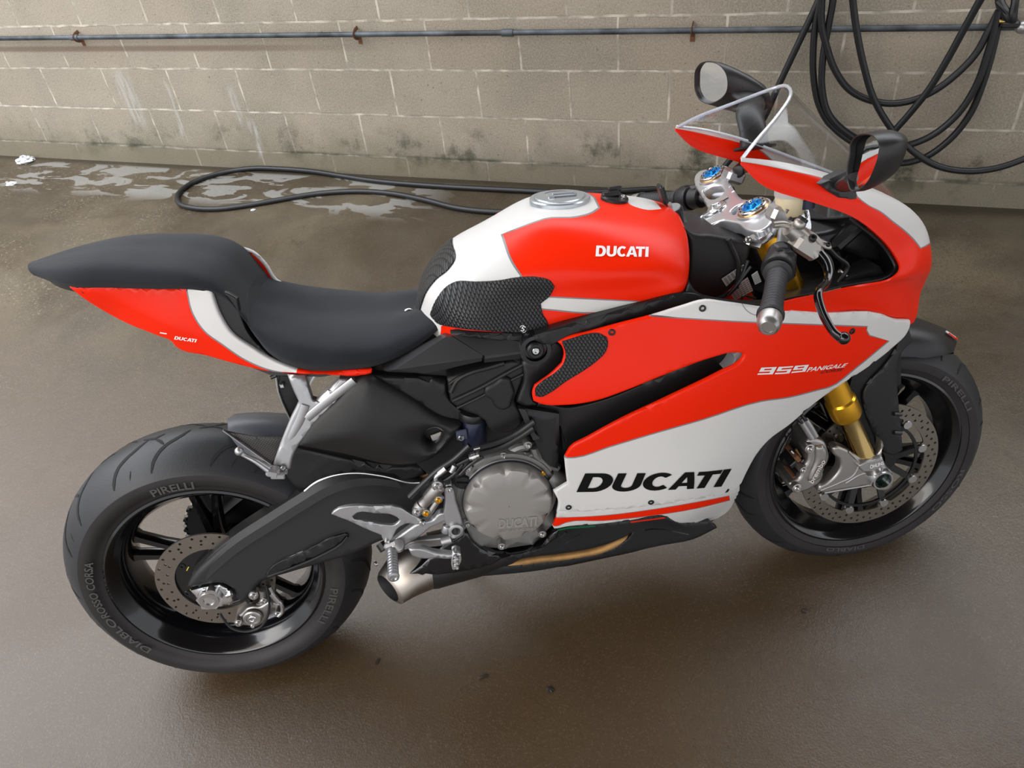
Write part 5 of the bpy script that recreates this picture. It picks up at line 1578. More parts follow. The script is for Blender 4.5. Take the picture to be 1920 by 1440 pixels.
g = G(); px_tube(g, [(505, 1100), (515, 1118), (528, 1134), (529, 1148), (522, 1155)], -.125, .0045, BOLT, 10, 4); px_tube(g, [(508, 1112), (522, 1128)], -.125, .0062, ALU, 10, 1)
px_tube(g, [(500, 1098), (505, 1130), (500, 1160), (485, 1178), (460, 1184), (435, 1178), (420, 1162), (413, 1150)], -.128, .0026, BHS, 8, 5); g.obj('brake_line', cal)
g = G(); q = L(474, 1118, y=-.10); g.cyl(q + Vector((0, .03, 0)), q + Vector((0, -.01, 0)), .016, GBK, bev=.003); g.bolt(q + Vector((0, -.012, 0)), (0, -1, 0), .007, GBK); g.obj('torque_bolt', BIKE)

# ---- passenger peg hanger
han = slab('peg_hanger', -.150, [(538, 704), (571, 706), (585, 750), (592, 752), (636, 711), (678, 713), (672, 722), (630, 760), (600, 792), (571, 822), (553, 848), (547, 866), (545, 880), (534, 885), (523, 878), (511, 873), (517, 855), (523, 838), (534, 810), (545, 784), (556, 762), (559, 754), (550, 735), (543, 718)], ALS, BIKE, thick=.014, roll=.005, c=.06, sm=2, auto=30, mirror=True)
g = G(); px_tube(g, [(573, 760), (563, 787), (540, 832), (528, 866)], -.1505, .0035, ALS, 8, 4, flat=(2.2, .5)); px_tube(g, [(664, 714), (600, 764), (575, 785)], -.1505, .0035, ALS, 8, 4, flat=(2.2, .5)); g.obj('hanger_rib', han)
peg = G()
peg.tube([L(449, 846, y=-.165), L(452, 849, y=-.165), (L(480, 864, y=-.168)), L(504, 880, y=-.17)], [.0075, .0062, .0068, .0090], ALS, 14, 4, flat=(1, .8))
peg.sphere(L(448.5, 846, y=-.165), .0085, ALS, 14)
po = peg.obj('passenger_peg', BIKE)
g = G(); q = L(515, 888, y=-.168)
g.box(L(512, 884, y=-.168), (.024, .022, .018), ALS, Matrix.Rotation(radians(25), 3, 'Y'), .004)
g.box(L(521, 893, y=-.175), (.026, .006, .012), ALS, Matrix.Rotation(radians(12), 3, 'Y'), .002); g.box(L(526, 884, y=-.160), (.026, .006, .012), ALS, Matrix.Rotation(radians(12), 3, 'Y'), .002)
g.bolt(L(530, 880, y=-.165), (0, -1, 0), .005); g.obj('peg_clevis', po)
slab('licence_bracket', -.07, [(517, 703), (542, 706), (560, 738), (556, 770), (545, 788), (535, 770), (522, 735)], BLK, BIKE, thick=.004, roll=.001, sm=2)
g = G(); px_tube(g, [(517, 704), (522, 735), (544, 786)], -.074, .0018, ALS, 8, 3); g.box(L(529, 723, y=-.078), (.008, .006, .008), BOLT, bev=.001); g.obj('bracket_edge', BIKE)
g = G(); px_tube(g, [(508, 708), (518, 704)], -.08, .004, BLK, 8, 1); g.obj('bracket_clip', BIKE)

# ---- rear mudguard over the tyre
HUG = mat('satin_grey_guard', (.085, .09, .105), .34)
g = G(); rows = []
hb = Vector((0, 0, .324))
def hugpt(th, y, r): return hb + Vector((cos(th) * r, y, sin(th) * r))
t0 = atan2(.650 - .324, .105)
rows = []
for i in range(13):
    th = t0 - .40 * i / 12; lift = .0
    rr = .349 + .040 * (i / 12)
    e_0 = .40 * (abs(0) + 1 - i / 12)
    rows.append([hugpt(th - e_0 * (abs(y) / .076) ** 2.5 * .6, y, rr - .052 * (abs(y) / .09) ** 2.2) for y in (-.076, -.068, -.052, -.03, 0, .03, .052, .068, .076)])
rows = [[q * 1 for q in r] for r in rows]
g.grid(rows, HUG)
g.grid([[p + (hb - p).normalized() * .004 * 1 for p in r] for r in rows], HUG, flip=True)
g.grid([rows[0], [p + (hb - p).normalized() * .014 for p in rows[0]]], HUG)
hug = g.obj('rear_mudguard', BIKE, 60)
slab('carbon_side', -.080, [(418, 808), (440, 813), (480, 820), (532, 822), (520, 850), (508, 871), (470, 843)], CARB2, hug, thick=.004, roll=.001, sm=1)
g = G(); px_tube(g, [(418, 807), (470, 844), (509, 872)], -.084, .0018, ALS, 6, 1); g.obj('guard_edge', hug)
slab('carbon_guard', -.084, [(524, 868), (548, 850), (600, 866), (650, 872), (668, 880), (640, 890), (600, 904), (571, 923), (562, 908), (548, 880)], CARB2, hug, thick=.004, roll=.001, sm=1, mirror=True)
g = G(); g.bolt(L(594, 890, y=-.089), (0, -1, 0), .007, BLK); g.obj('guard_bolt', hug)
g = G(); rows = []
for i in range(13):
    th = t0 - .38 - .62 * i / 12; rr = .385
    rows.append([hugpt(th, -.088, rr - .03), hugpt(th, -.07, rr), hugpt(th, 0, rr + .006), hugpt(th, .07, rr), hugpt(th, .088, rr - .03)])
g.grid(rows, CARB2); g.grid([[p + (hb - p).normalized() * .004 for p in r] for r in rows], CARB2, flip=True)
g.obj('inner_guard', hug, 60)

# ---- rearset
rs = slab('rearset_bracket', -.190, [(834, 908), (846, 909), (852, 925), (856, 945), (862, 962), (867, 978), (868, 992), (866, 1004), (852, 1012), (842, 1010), (838, 990), (832, 975), (834, 940), (832, 920)], ALS, BIKE, thick=.014, roll=.004, sm=3, holes=[[(845, 990), (853, 986), (864, 988), (866, 996), (858, 1003), (847, 1002)]])
g = G(); g.bolt(L(841, 919, y=-.194), (0, -1, 0), .0075); g.obj('bracket_bolt', rs); g = G()
g.lathe(L(855, 996, y=-.196) + Vector((0, .012, 0)), (0, -1, 0), [(0, .015), (.012, .015), (.013, .013), (.013, .009), (-.01, .009)], ALS, 28, caps=False); g.obj('rearset_boss', rs)
slab('rearset_arm', -.188, [(838, 962), (828, 962), (820, 966), (812, 975), (800, 978), (785, 982), (760, 998), (742, 1012), (728, 1025), (732, 1032), (748, 1030), (770, 1018), (790, 1005), (808, 990), (820, 985), (830, 980), (840, 975)], ALS, rs, thick=.012, roll=.004, sm=3)
slab('rearset_arm', -.182, [(768, 1017), (800, 1012), (835, 1006), (845, 1000), (850, 1012), (842, 1020), (815, 1026), (780, 1028), (756, 1032), (752, 1024)], ALS, rs, thick=.010, roll=.003, sm=3)
g = G(); px_tube(g, [(828, 1015), (846, 1010)], -.186, .010, ALS, 14, 1); g.cyl(L(838, 985, y=-.188), L(834, 998, y=-.188), .008, ALS, bev=.002); g.obj('arm_collar', rs)
heel = slab('heel_guard', -.196, [(621, 965), (626, 959), (656, 949), (700, 950), (752, 953), (766, 962), (790, 975), (796, 980), (788, 984), (765, 982), (745, 992), (738, 1005), (732, 1018), (722, 1019), (716, 1008), (715, 1004), (690, 994), (655, 978)], ALS, BIKE, thick=.005, roll=.002, sm=3, holes=[[(661, 969), (670, 962), (700, 963), (745, 971), (750, 976), (741, 984), (722, 984), (690, 979), (664, 974)]])
for q_, r_ in (((792, 982), .0062), ((726, 1017), .0052)): g = G(); g.bolt(L(*q_, y=-.200), (0, -1, 0), r_); g.obj('guard_bolt', heel)
g = G(); q = L(735, 1024, y=-.196)
g.box(q, (.030, .016, .022), ALS, Matrix.Rotation(radians(-12), 3, 'Y'), .005); g.cyl(L(746, 1022, y=-.204), L(748, 1024, y=-.185), .0125, ALS, bev=.003); g.obj('peg_clevis', rs)
g = G(); a = L(735, 1032, y=-.205); b = L(738, 1083, y=-.278)
g.lathe(a, b - a, [(0, .008), (.002, .0105), (.010, .0105), (.012, .0098)] + [(.012 + k * .0075 + d, .0105 if d > .001 and d < .006 else .0097) for k in range(8) for d in (.0, .0015, .0055, .007)] + [((b - a).length - .004, .0115), ((b - a).length, .011), ((b - a).length + .001, .007), ((b - a).length - .002, .005)], ALS, 26)
g.obj('rider_peg', BIKE)
bl = slab('brake_pedal', -.215, [(766, 1032), (776, 1029), (790, 1029), (812, 1036), (845, 1040), (858, 1042), (864, 1046), (850, 1049), (815, 1048), (785, 1048), (772, 1042)], ALS, BIKE, thick=.010, roll=.004, sm=3)
g = G(); a = L(856, 1046, y=-.222)
slabp = slab('pedal_tip', -.225, [(848, 1040), (855, 1037), (864, 1040), (866, 1050), (861, 1062), (854, 1070), (848, 1069), (846, 1058)], ALM, bl, thick=.022, roll=.002, sm=3)
for k in range(6): 
    q = L(855 + (k % 2) * 4 - 2, 1043 + k * 4.2, y=-.227); g.lathe(q, (0, -1, 0), [(0, .0045), (.003, .0035), (.003, .002), (.001, .001)], ALM, 10)
g.obj('tip_studs', slabp)
mc = G(); a = L(784, 956, y=-.192); b = L(826, 908, y=-.192); d = (b - a).normalized()
mc.lathe(a, b - a, [(0, .009), (.004, .013), (.014, .0135), (.016, .011), (.030, .011), (.034, .0135), ((b - a).length - .006, .0135), ((b - a).length, .009)], ALU, 24)
mco = mc.obj('rear_master_cylinder', BIKE)
g = G(); px_tube(g, [(800, 966), (806, 960), (822, 936), (828, 930)], -.196, .0065, ALU, 12, 2)
for a_, b_, r_ in ((782, 962, .008), (799, 963, .007), (822, 938, .007), (820, 912, .009)): q = L(a_, b_, y=-.204); g.cyl(q + Vector((0, .014, 0)), q, r_ * 1.2, ALU, n=14, bev=.001); g.bolt(q + Vector((0, -.002, 0)), (0, -1, 0), r_ * .8, GLD if a_ in (799, 822) else BOLT)
px_tube(g, [(818, 905), (817, 895), (824, 888)], -.196, .0045, BOLT, 10, 3); g.obj('cylinder_fittings', mco)

# ---- exhaust and lower black pan
g = G(); A_ = Vector((.345, -.075, .262)); B_ = Vector((.62, -.055, .235)); ax = (B_ - A_).normalized()
open_n = Vector((-.80, -.55, -.30)).normalized()
SB = mat('silencer_black', (.022, .021, .021), .38, metal=.3, noise=(20, .15, 3))
rows = []
def ringp(c, t, ry, rz, n=48, tilt=0.):
    ax_ = t.normalized(); u = Vector((0, 0, 1)); u = (u - ax_ * u.dot(ax_)).normalized(); w = ax_.cross(u)
    return [c + w * cos(2 * pi * j / n) * ry + u * sin(2 * pi * j / n) * rz + ax_ * (cos(2 * pi * j / n) * tilt) for j in range(n)]
Ce = L(727, 1103, y=-.130)
cap = G()
cc = [(Ce, .036, .030, .010), (Ce + ax * .006, .044, .038, .012), (Ce + ax * .03 + Vector((0, .014, .012)), .053, .047, .010), (Ce + ax * .06 + Vector((0, .028, .020)), .060, .054, .008), (Ce + ax * .10 + Vector((0, .040, .024)), .063, .058, .0)]
cap.grid([ringp(c, ax * .95 + Vector((.0, .30, .10)) if i < 3 else ax, ry, rz, tilt=tl) for i, (c, ry, rz, tl) in enumerate(cc)], TIT, cv=True)
cap.grid([ringp(Ce, ax + Vector((0, .32, .1)), .036, .030, tilt=.010), ringp(Ce + ax * .015, ax + Vector((0, .3, .1)), .034, .028, tilt=.01), ringp(Ce + ax * .05 + Vector((0, .02, .01)), ax, .032, .026)], DRK, cv=True, flip=True)
cap.f.append(list(range(len(cap.v) - 48, len(cap.v)))); cap.m.append(cap.mi(DRK))
capo = cap.obj('silencer_cap', BIKE, 50)
g = G(); s0 = cc[-1][0]; s1 = s0 + Vector((.17, .02, .0)); s2 = s0 + Vector((.30, .04, .0))
g.grid([ringp(s0 - ax * .004, ax, .064, .059), ringp(s0 + ax * .006, ax, .065, .060), ringp(s1, ax, .064, .058), ringp(s2, ax, .05, .04)], SB, cv=True)
g.obj('silencer_body', BIKE, 50)
g = G(); g.tube([L(714, 1018, y=-.10), L(722, 1030, y=-.11)], .012, BLK, 10, 1); g.bolt(L(703, 1058, y=-.13), (-1, -.4, 0), .005); g.obj('silencer_mount', BIKE)
lp = slab('lower_pan', -.128, [(764, 1082), (800, 1049), (840, 1040), (868, 1010), (888, 1024), (930, 1040), (980, 1038), (1020, 1020), (1040, 990), (1066, 986), (1116, 983), (1181, 977), (1247, 969), (1272, 980), (1330, 978), (1345, 990), (1300, 1012), (1248, 1022), (1180, 1036), (1100, 1052), (1020, 1069), (940, 1078), (886, 1082), (820, 1083)],
          BLK, BIKE, thick=.012, roll=.0012, step=.007, sm=3, auto=40, holes=[[(934, 1064), (948, 1053), (975, 1048), (1076, 1035), (1131, 1023), (1165, 1010), (1186, 999), (1182, 1006), (1165, 1020), (1131, 1036), (1076, 1047), (1000, 1057)]])
g = G()
for i, z in ((0, 0),):
    pts = [(.36, .30), (.45, .22), (.60, .19), (.80, .19), (1.0, .20), (1.10, .25), (1.14, .33)]
    rows = [[(x, w, z2) for w, z2 in ((-.10, z + .03), (-.085, z), (-.04, z - .018), (0, z - .02), (.04, z - .018), (.085, z), (.10, z + .03))] for x, z in ((.60, .20), (.75, .185), (.9, .19), (1.03, .205), (1.11, .25), (1.14, .31))]
    g.grid(rows, BLK); g.grid([[(x, y, z2 + .006) for x, y, z2 in r] for r in rows], BLK, flip=True)
g.obj('pan_underside', BIKE, 60)
g = G(); g.tube([L(925, 1064, y=-.112), L(1000, 1047, y=-.112), L(1076, 1038, y=-.112), L(1131, 1026, y=-.112), L(1170, 1008, y=-.11), L(1195, 990, y=-.10)], .0155, BRZ, 16, 6); g.obj('exhaust_pipe', BIKE)
g = G()
for P in ([(1060, 1020), (1075, 1010), (1088, 1003)], [(1052, 1008), (1062, 998)], [(1210, 995), (1225, 993), (1290, 1003)]): px_tube(g, P, -.150, .003, BLK, 6, 3)
g.obj('pan_ribs', lp)
# mount plate under the clutch
slab('lower_cover', -.150, [(764, 1080), (790, 1062), (818, 1035), (842, 1018), (862, 1008), (875, 995), (884, 1012), (900, 1028), (930, 1040), (985, 1038), (1018, 1024), (1036, 1000), (1050, 992), (1046, 1010), (1020, 1028), (975, 1040), (940, 1050), (920, 1062), (880, 1072), (820, 1080)], GBK, lp, thick=.03, roll=.005, sm=2)
# kickstand on the far side keeps the lean
g = G(); g.tube([(.60, .10, .22), (.52, .17, .12), (.46, .235, .050)], [.014, .011, .011], BLK, 12, 4)
g.box((.455, .243, .043), (.07, .035, .012), BLK, Matrix.Rotation(radians(-11), 3, 'X'), .004); g.obj('side_stand', BIKE)

# ------------------------------------------------------------------ fork, front brake, mudguard
def fk(z, y, off=0.): return Vector((1.428 + (.349 - z) * .4452 + off, y, z))
FAX = Vector((-.4067, 0, .9135))
for sg in (-1, 1):
    y = sg * .1065
    g = G(); a = fk(.32, y); h = lambda z: (fk(z, y) - a).length
    g.lathe(a, FAX, [(h(.330), .0225), (h(.335), .0248), (h(.345), .0250), (h(.350), .0218), (h(.50), .0215)], STN, 32); 
    g.obj('fork_stanchion', BIKE)
    g = G()
    g.lathe(a, FAX, [(h(.474), .0222), (h(.474), .0300), (h(.480), .0315), (h(.505), .0318), (h(.515), .0312), (h(.519), .0275), (h(.60), .0270), (h(.66), .0272), (h(.70), .0262), (h(.90), .0262)], GLD, 40); g.obj('fork_tube', BIKE)
    g = G()   # axle foot with caliper lugs
    q = fk(.335, y)
    g.lathe(fk(.318, y), FAX, [(0, .012), (.008, .024), (.030, .0275), (.036, .0265), (.038, .023)], ALU, 32)
    yy = y + sg * .010
    g.cyl((WB, y - sg * .010, .2995), (WB, y + sg * .012, .2995), .0255, ALU, bev=.004, n=32)
    foot = g.obj('fork_foot', BIKE)
    if sg < 0:
        slab('foot_casting', -.124, [(1562, 842), (1568, 838), (1585, 842), (1600, 850), (1620, 860), (1636, 858), (1650, 848), (1654, 827), (1657, 830), (1655, 855), (1660, 868), (1668, 885), (1676, 898), (1674, 912), (1663, 921), (1648, 920), (1632, 912), (1600, 916), (1565, 921), (1545, 925), (1534, 922), (1536, 914), (1550, 906), (1566, 893), (1576, 875), (1574, 862), (1564, 853)], ALU, foot, thick=.018, roll=.005, sm=4, auto=50)
        g = G()
        px_tube(g, [(1538, 919), (1570, 906), (1600, 890), (1612, 868)], -.122, .0032, ALU); px_tube(g, [(1545, 924), (1590, 916), (1640, 908)], -.122, .0030, ALU); px_tube(g, [(1585, 905), (1610, 890), (1640, 882)], -.121, .004, ALU); px_tube(g, [(1590, 846), (1608, 862), (1625, 868), (1652, 862)], -.122, .0035, ALU)
        g.obj('casting_webs', foot)
        slab('name_boss', -.136, [(1610, 874), (1622, 867), (1640, 863), (1655, 858), (1659, 870), (1650, 878), (1635, 884), (1618, 886)], mat('fork_foot_grey', (.40, .39, .385), .4, metal=.8), foot, thick=.02, roll=.003, sm=4)
        font_decal('foot_lettering', Plane(-.136), 'ÖHLINS', [(1631, 879), (1657, 870.5), (1655.5, 863), (1630, 870.5)], WTX, foot, bold=.02)
        g = G(); p = Vector((WB, -.122, .2995)); pp = L(1656.5, 902, y=-.140)
        g.lathe(pp + Vector((0, .02, 0)), (0, -1, 0), [(0, .024), (.016, .024), (.020, .0225), (.020, .0185), (.004, .0175), (.004, .001)], ALM, 40)
        g.lathe(pp + Vector((0, .014, 0)), (0, -1, 0), [(0, .0172), (.002, .0172)], mat('axle_cap_green', (.003, .014, .009), .15, metal=.3), 30)
        g.obj('front_axle', foot)
        # monobloc caliper
        fc = slab('front_caliper', -.118, [(1512, 829), (1520, 823), (1536, 824), (1548, 830), (1553, 842), (1556, 858), (1552, 870), (1545, 880), (1545, 892), (1540, 904), (1530, 912), (1512, 922), (1496, 925), (1482, 919), (1480, 908), (1490, 902), (1500, 895), (1504, 880), (1514, 866), (1515, 850), (1513, 840)], ALU, BIKE, thick=.075, roll=.007, sm=4)
        slab('caliper_bridge', -.125, [(1529, 838), (1545, 836), (1552, 846), (1552, 864), (1544, 880), (1541, 898), (1526, 908), (1516, 904), (1520, 888), (1529, 866)], ALU, fc, thick=.02, roll=.008, sm=4)
        font_decal('caliper_lettering', Plane(-.1262), 'brembo', [(1524, 907), (1548, 864), (1540, 861), (1516, 902)], mat('caliper_lettering_light', (.62, .58, .52), .4), fc, bold=.02)
        for a_, b_, r_ in ((1519, 842, .0085), (1495, 916, .0085), (1507, 882, .006)):
            g = G(); q = L(a_, b_, y=-.128); g.cyl(q + Vector((0, .03, 0)), q, r_ * 1.35, ALU, n=18, bev=.002); g.bolt(q + Vector((0, -.003, 0)), (0, -1, 0), r_); g.obj('caliper_bolt', fc)
        g = G()
        for P, r in (([(1503, 792), (1512, 806), (1522, 822)], .0062), ([(1511, 787), (1520, 800), (1530, 818)], .0055)): px_tube(g, P, -.128, r, ALS, 12, 2)
        g.tube([L(1494, 783, y=-.128), L(1503, 793, y=-.128)], .0035, BHS, 8, 1); g.tube([L(1502, 778, y=-.128), L(1511, 788, y=-.128)], .0035, BHS, 8, 1)
        g.obj('banjo_fittings', fc)
        g = G()   # pads, pins and springs seen inside the caliper
        for a_, b_, c_ in ((1487, 850, RST), (1492, 866, RST), (1497, 874, BRZ), (1483, 888, RST), (1488, 880, BLK), (1480, 860, BLK), (1500, 856, BLK)):
            q = L(a_, b_, y=-.085); g.box(q, (.018, .05, .011), c_, Matrix.Rotation(a_ * .7, 3, 'Y'), .002)
        px_tube(g, [(1482, 845), (1494, 858), (1500, 872), (1492, 890)], -.098, .003, BOLT, 8, 3); px_tube(g, [(1492, 842), (1504, 862)], -.098, .0025, BRZ, 8, 3)
        g.box(L(1492, 868, y=-.055), (.05, .03, .075), BLK, Matrix.Rotation(radians(-25), 3, 'Y'), .006)
        g.obj('pad_hardware', fc)
    else:
        g = G(); g.box((1.305, .105, .33), (.05, .05, .11), ALU, Matrix.Rotation(radians(-15), 3, 'Y'), .01); g.box((1.37, .108, .315), (.12, .02, .035), ALU, Matrix.Rotation(radians(6), 3, 'Y'), .006); g.obj('front_caliper', BIKE)

# mudguard hugging the front tyre
fcn = Vector((WB, 0, .2995))
def fpt(th, y, r): return fcn + Vector((cos(th) * r, y, sin(th) * r))
g = G(); rows = []
for i in range(25):
    th = radians(55) + radians(95) * i / 24; rr = .318
    nose_ = 1 - min(1, i / 4); tail_ = max(0, (i - 18) / 6)
    wf = .073 * (1 - .30 * nose_ ** 2)
    rows.append([fpt(th, -wf, rr - .040 * (1 - nose_ * .6)), fpt(th, -wf * .96, rr - .018), fpt(th, -wf * .75, rr + .004), fpt(th, -wf * .4, rr + .012), fpt(th, 0, rr + .015), fpt(th, wf * .4, rr + .012), fpt(th, wf * .75, rr + .004), fpt(th, wf * .96, rr - .018), fpt(th, wf, rr - .040 * (1 - nose_ * .6))])
g.grid(rows, BLK); inr = [[fcn + (p - fcn) * (1 - .004 / .3) for p in r] for r in rows]; g.grid(inr, BLK, flip=True); g.grid([rows[0], inr[0]], BLK, flip=True); g.grid([rows[-1], inr[-1]], BLK)
fm_ = g.obj('front_mudguard', BIKE, 60)
slab('mudguard_side', -.084, [(1704, 610), (1712, 640), (1690, 665), (1684, 700), (1687, 760), (1692, 820), (1694, 845), (1676, 854), (1658, 850), (1640, 815), (1622, 770), (1618, 738), (1626, 722), (1655, 690), (1680, 655), (1690, 625)], BLK, fm_, thick=.012, roll=.004, sm=3, mirror=True)
slab('mudguard_inner', -.076, [(1600, 700), (1660, 650), (1690, 640), (1690, 720), (1640, 760), (1640, 850), (1612, 800), (1590, 740)], DRK, fm_, thick=.006, roll=.001, sm=1)
for b_ in (776, 811): g = G(); g.tube([L(1676, b_, y=-.086), L(1690, b_ + 1, y=-.086)], .0045, BLK, 10, 1); g.obj('mudguard_lug', fm_)
Sg = Plane(-.05)
th = radians(57); 
g = G(); q = fpt(radians(59), -.035, .330)
g.box(q, (.026, .010, .004), WTX, Matrix.Rotation(radians(40), 3, 'Y'), .001); g.box(q + Vector((.002, -.004, -.002)), (.030, .006, .003), RED, Matrix.Rotation(radians(40), 3, 'Y'), .001)
g.obj('mudguard_badge', fm_)
g = G()   # lower fork clamp and steering stem, lost in the shade behind the radiator
g.box((1.31, 0, .62), (.09, .27, .04), BLK, Matrix.Rotation(radians(-24), 3, 'Y'), .01); g.cyl((1.30, 0, .60), (1.165, 0, .90), .03, BLK)
g.obj('lower_yoke', BIKE)

# ------------------------------------------------------------------ top yoke
def Z(px, py, z=None, y=None): return L(px, py, y=y) if y is not None else L(px, py, z=z)
capz = fk(.945, -.1065); NAX = FAX
# the yoke lies in a plane square to the fork
O_ = fk(.925, 0.); U1 = Vector((.9135, 0, .4067)); U2 = Vector((0, 1, 0))
class Slant:
    """plane through c spanned by u1, u2"""
    def __init__(s, c, u1, u2): s.c, s.u1, s.u2 = Vector(c), u1.normalized(), u2.normalized(); s.n = s.u1.cross(s.u2)
    def at(s, u, v): return s.c + s.u1 * u + s.u2 * v
    def pick(s, px, py):
        d = Vector(ray(px, py)); t = (s.c - Vector(CB)).dot(s.n) / d.dot(s.n); p = Vector(CB) + d * t - s.c
        return (p.dot(s.u1), p.dot(s.u2))
YT = Slant(O_, U1, U2)
yoke = panel('top_yoke', YT, [(1302, 330), (1312, 320), (1330, 316), (1352, 320), (1362, 330), (1370, 345), (1392, 372), (1420, 372), (1440, 378), (1448, 395), (1449, 408), (1440, 424), (1420, 434), (1398, 430), (1382, 418), (1372, 416), (1352, 414), (1336, 420), (1322, 428), (1312, 434), (1301, 432), (1300, 425), (1312, 410), (1326, 392), (1322, 378), (1308, 356), (1302, 344)],
              YOK, BIKE, thick=.022, roll=.004, sm=3, auto=60, holes=[[(1318, 357), (1332, 350), (1350, 347), (1358, 357), (1352, 366), (1334, 373), (1326, 370)], [(1369, 396), (1380, 387), (1392, 382), (1396, 386), (1382, 400), (1374, 402)]], step=.008)
g = G()
for P in ([(1306, 422), (1322, 403), (1338, 396), (1352, 396)], [(1336, 386), (1352, 380), (1366, 372)], [(1322, 408), (1342, 400), (1360, 384)]):
    g.tube([YT.at(*YT.pick(a, b)) + NAX * .0015 for a, b in P], .0026, ALM, 8, 3)
g.tube([YT.at(*YT.pick(a, b)) - NAX * .026 for a, b in [(1318, 430), (1335, 437), (1352, 430), (1362, 420)]], .006, ALM, 10, 4)
g.tube([YT.at(*YT.pick(a, b)) - NAX * .040 for a, b in [(1312, 432), (1335, 442), (1358, 436), (1368, 424)]], .004, ALM, 10, 4)
g.obj('yoke_ribs', yoke)
g = G(); c_ = YT.at(*YT.pick(1344, 389)); g.lathe(c_ - NAX * .003, NAX, [(0, .020), (.0045, .020), (.006, .018), (.006, .011), (.002, .010), (.002, .001)], ALM, 30); g.obj('stem_nut', yoke)
for sg, nm in ((-1, (1413.5, 394)), (1, (1338.5, 331))):
    u_, v_ = YT.pick(*nm); c_ = YT.at(u_, v_) 
    g = G(); g.lathe(c_ - NAX * .030, NAX, [(0, .0325), (.030, .0345), (.034, .033)], YOK, 40); g.obj('fork_clamp', yoke)
    g = G(); g.lathe(c_, NAX, [(0, .030), (.005, .030), (.0065, .0285)], BRZ if False else mat('copper_ring', (.62, .36, .16), .25, metal=1.), 40)
    fcap = g.obj('fork_cap', yoke)
    g = G(); g.lathe(c_, NAX, [(.005, .0275), (.010, .0275), (.0115, .026), (.0115, .020), (.009, .0195)], ALM, 40)
    for k in range(12): a = 2 * pi * k / 12; e = U1 * cos(a) + U2 * sin(a); g.box(c_ + NAX * .0118 + e * .023, (.003, .003, .0012), BLK, bev=.0003)
    g.obj('cap_ring', fcap)
    g = G(); g.lathe(c_, NAX, [(.006, .0190), (.010, .0190), (.011, .017), (.011, .012), (.013, .011), (.016, .010), (.016, .005), (.013, .004)], BLU, 30)
    for k in range(3): a = 2 * pi * k / 3 + .3; e = U1 * cos(a) + U2 * sin(a); g.box(c_ + NAX * .013 + e * .011, (.007, .004, .005), BLU, Matrix.Rotation(a, 3, 'Z'), .001)
    g.sphere(c_ + NAX * .018, .004, ALM, 10)
    g.obj('adjuster', fcap)

# ------------------------------------------------------------------ handlebars
def bar(sg):
    """clip-on with grip, switch cube, lever; sg=-1 right hand"""
    e = L(1443, 600, y=-.372); r = Vector((1.196, -.150, .905))
    if sg > 0:
        e = Vector((e.x + .0, -e.y, e.z)); r = Vector((r.x, -r.y, r.z))
    d = (e - r).normalized(); n = (e - r).length
    g = G(); g.lathe(r, d, [(-.03, .0112), (n - .01, .0112)], ALS, 20); bo = g.obj('handlebar', BIKE)
    gl = .125; g0 = n - gl - .016
    pr = [(g0, .020), (g0 + .004, .0235), (g0 + .008, .0235), (g0 + .011, .0178)]
    for k in range(12): t = g0 + .014 + k * (gl - .026) / 12; pr += [(t, .0177 - .0012 * sin(k / 11 * pi)), (t + .004, .0180 - .0012 * sin(k / 11 * pi)), (t + .0065, .0180 - .0012 * sin(k / 11 * pi)), (t + .007, .0177 - .0012 * sin(k / 11 * pi))]
    pr += [(n - .018, .0180), (n - .016, .0212), (n - .012, .0212), (n - .010, .018)]
    g = G(); g.lathe(r, d, pr, mat('grip_rubber', (.018, .019, .022), .5), 32); g.obj('grip', bo)
    g = G(); g.lathe(r, d, [(n - .010, .0150), (n - .006, .0185), (n + .002, .0190), (n + .006, .0180), (n + .012, .0178), (n + .018, .0160), (n + .022, .0120), (n + .022, .0085), (n + .0205, .008), (n + .0205, .001)], ALU, 36); g.obj('bar_end', bo)
    g = G()   # switch cube and throttle drum
    g.lathe(r, d, [(g0 - .062, .020), (g0 - .060, .0225), (g0 - .036, .0235), (g0 - .033, .021), (g0 - .030, .0265), (g0 - .008, .0285), (g0 - .003, .0265), (g0 - .002, .020)], BLK, 30)
    up = Vector((0, 0, 1)); up = (up - d * up.dot(d)).normalized(); fw_ = d.cross(up) * (1 if sg < 0 else -1)
    g.box(r + d * (g0 - .020) + fw_ * -.010 + up * .000, (.030, .030, .050), BLK, None, .006)
    g.obj('switch_housing', bo)
    g = G(); g.box(r + d * (g0 - .045) + up * .022, (.018, .020, .007), mat('switch_button', (.08, .08, .085), .4), None, .002)
    g.box(r + d * (g0 - .022) + up * .0265, (.010, .008, .005), BLK, None, .001); g.obj('switch_button', bo)
    return bo, r, d, up, n, g0
bR = bar(-1); bL = bar(1)
0 and font_decal('switch_mark', Slant(bR[1] + bR[2] * .06 + Vector((0, 0, .030)), Vector((1, 0, 0)), Vector((0, 1, 0))), 'RUN', [(1440, 462), (1456, 458), (1452, 444), (1438, 448)], GTX, bR[0], bold=.0)
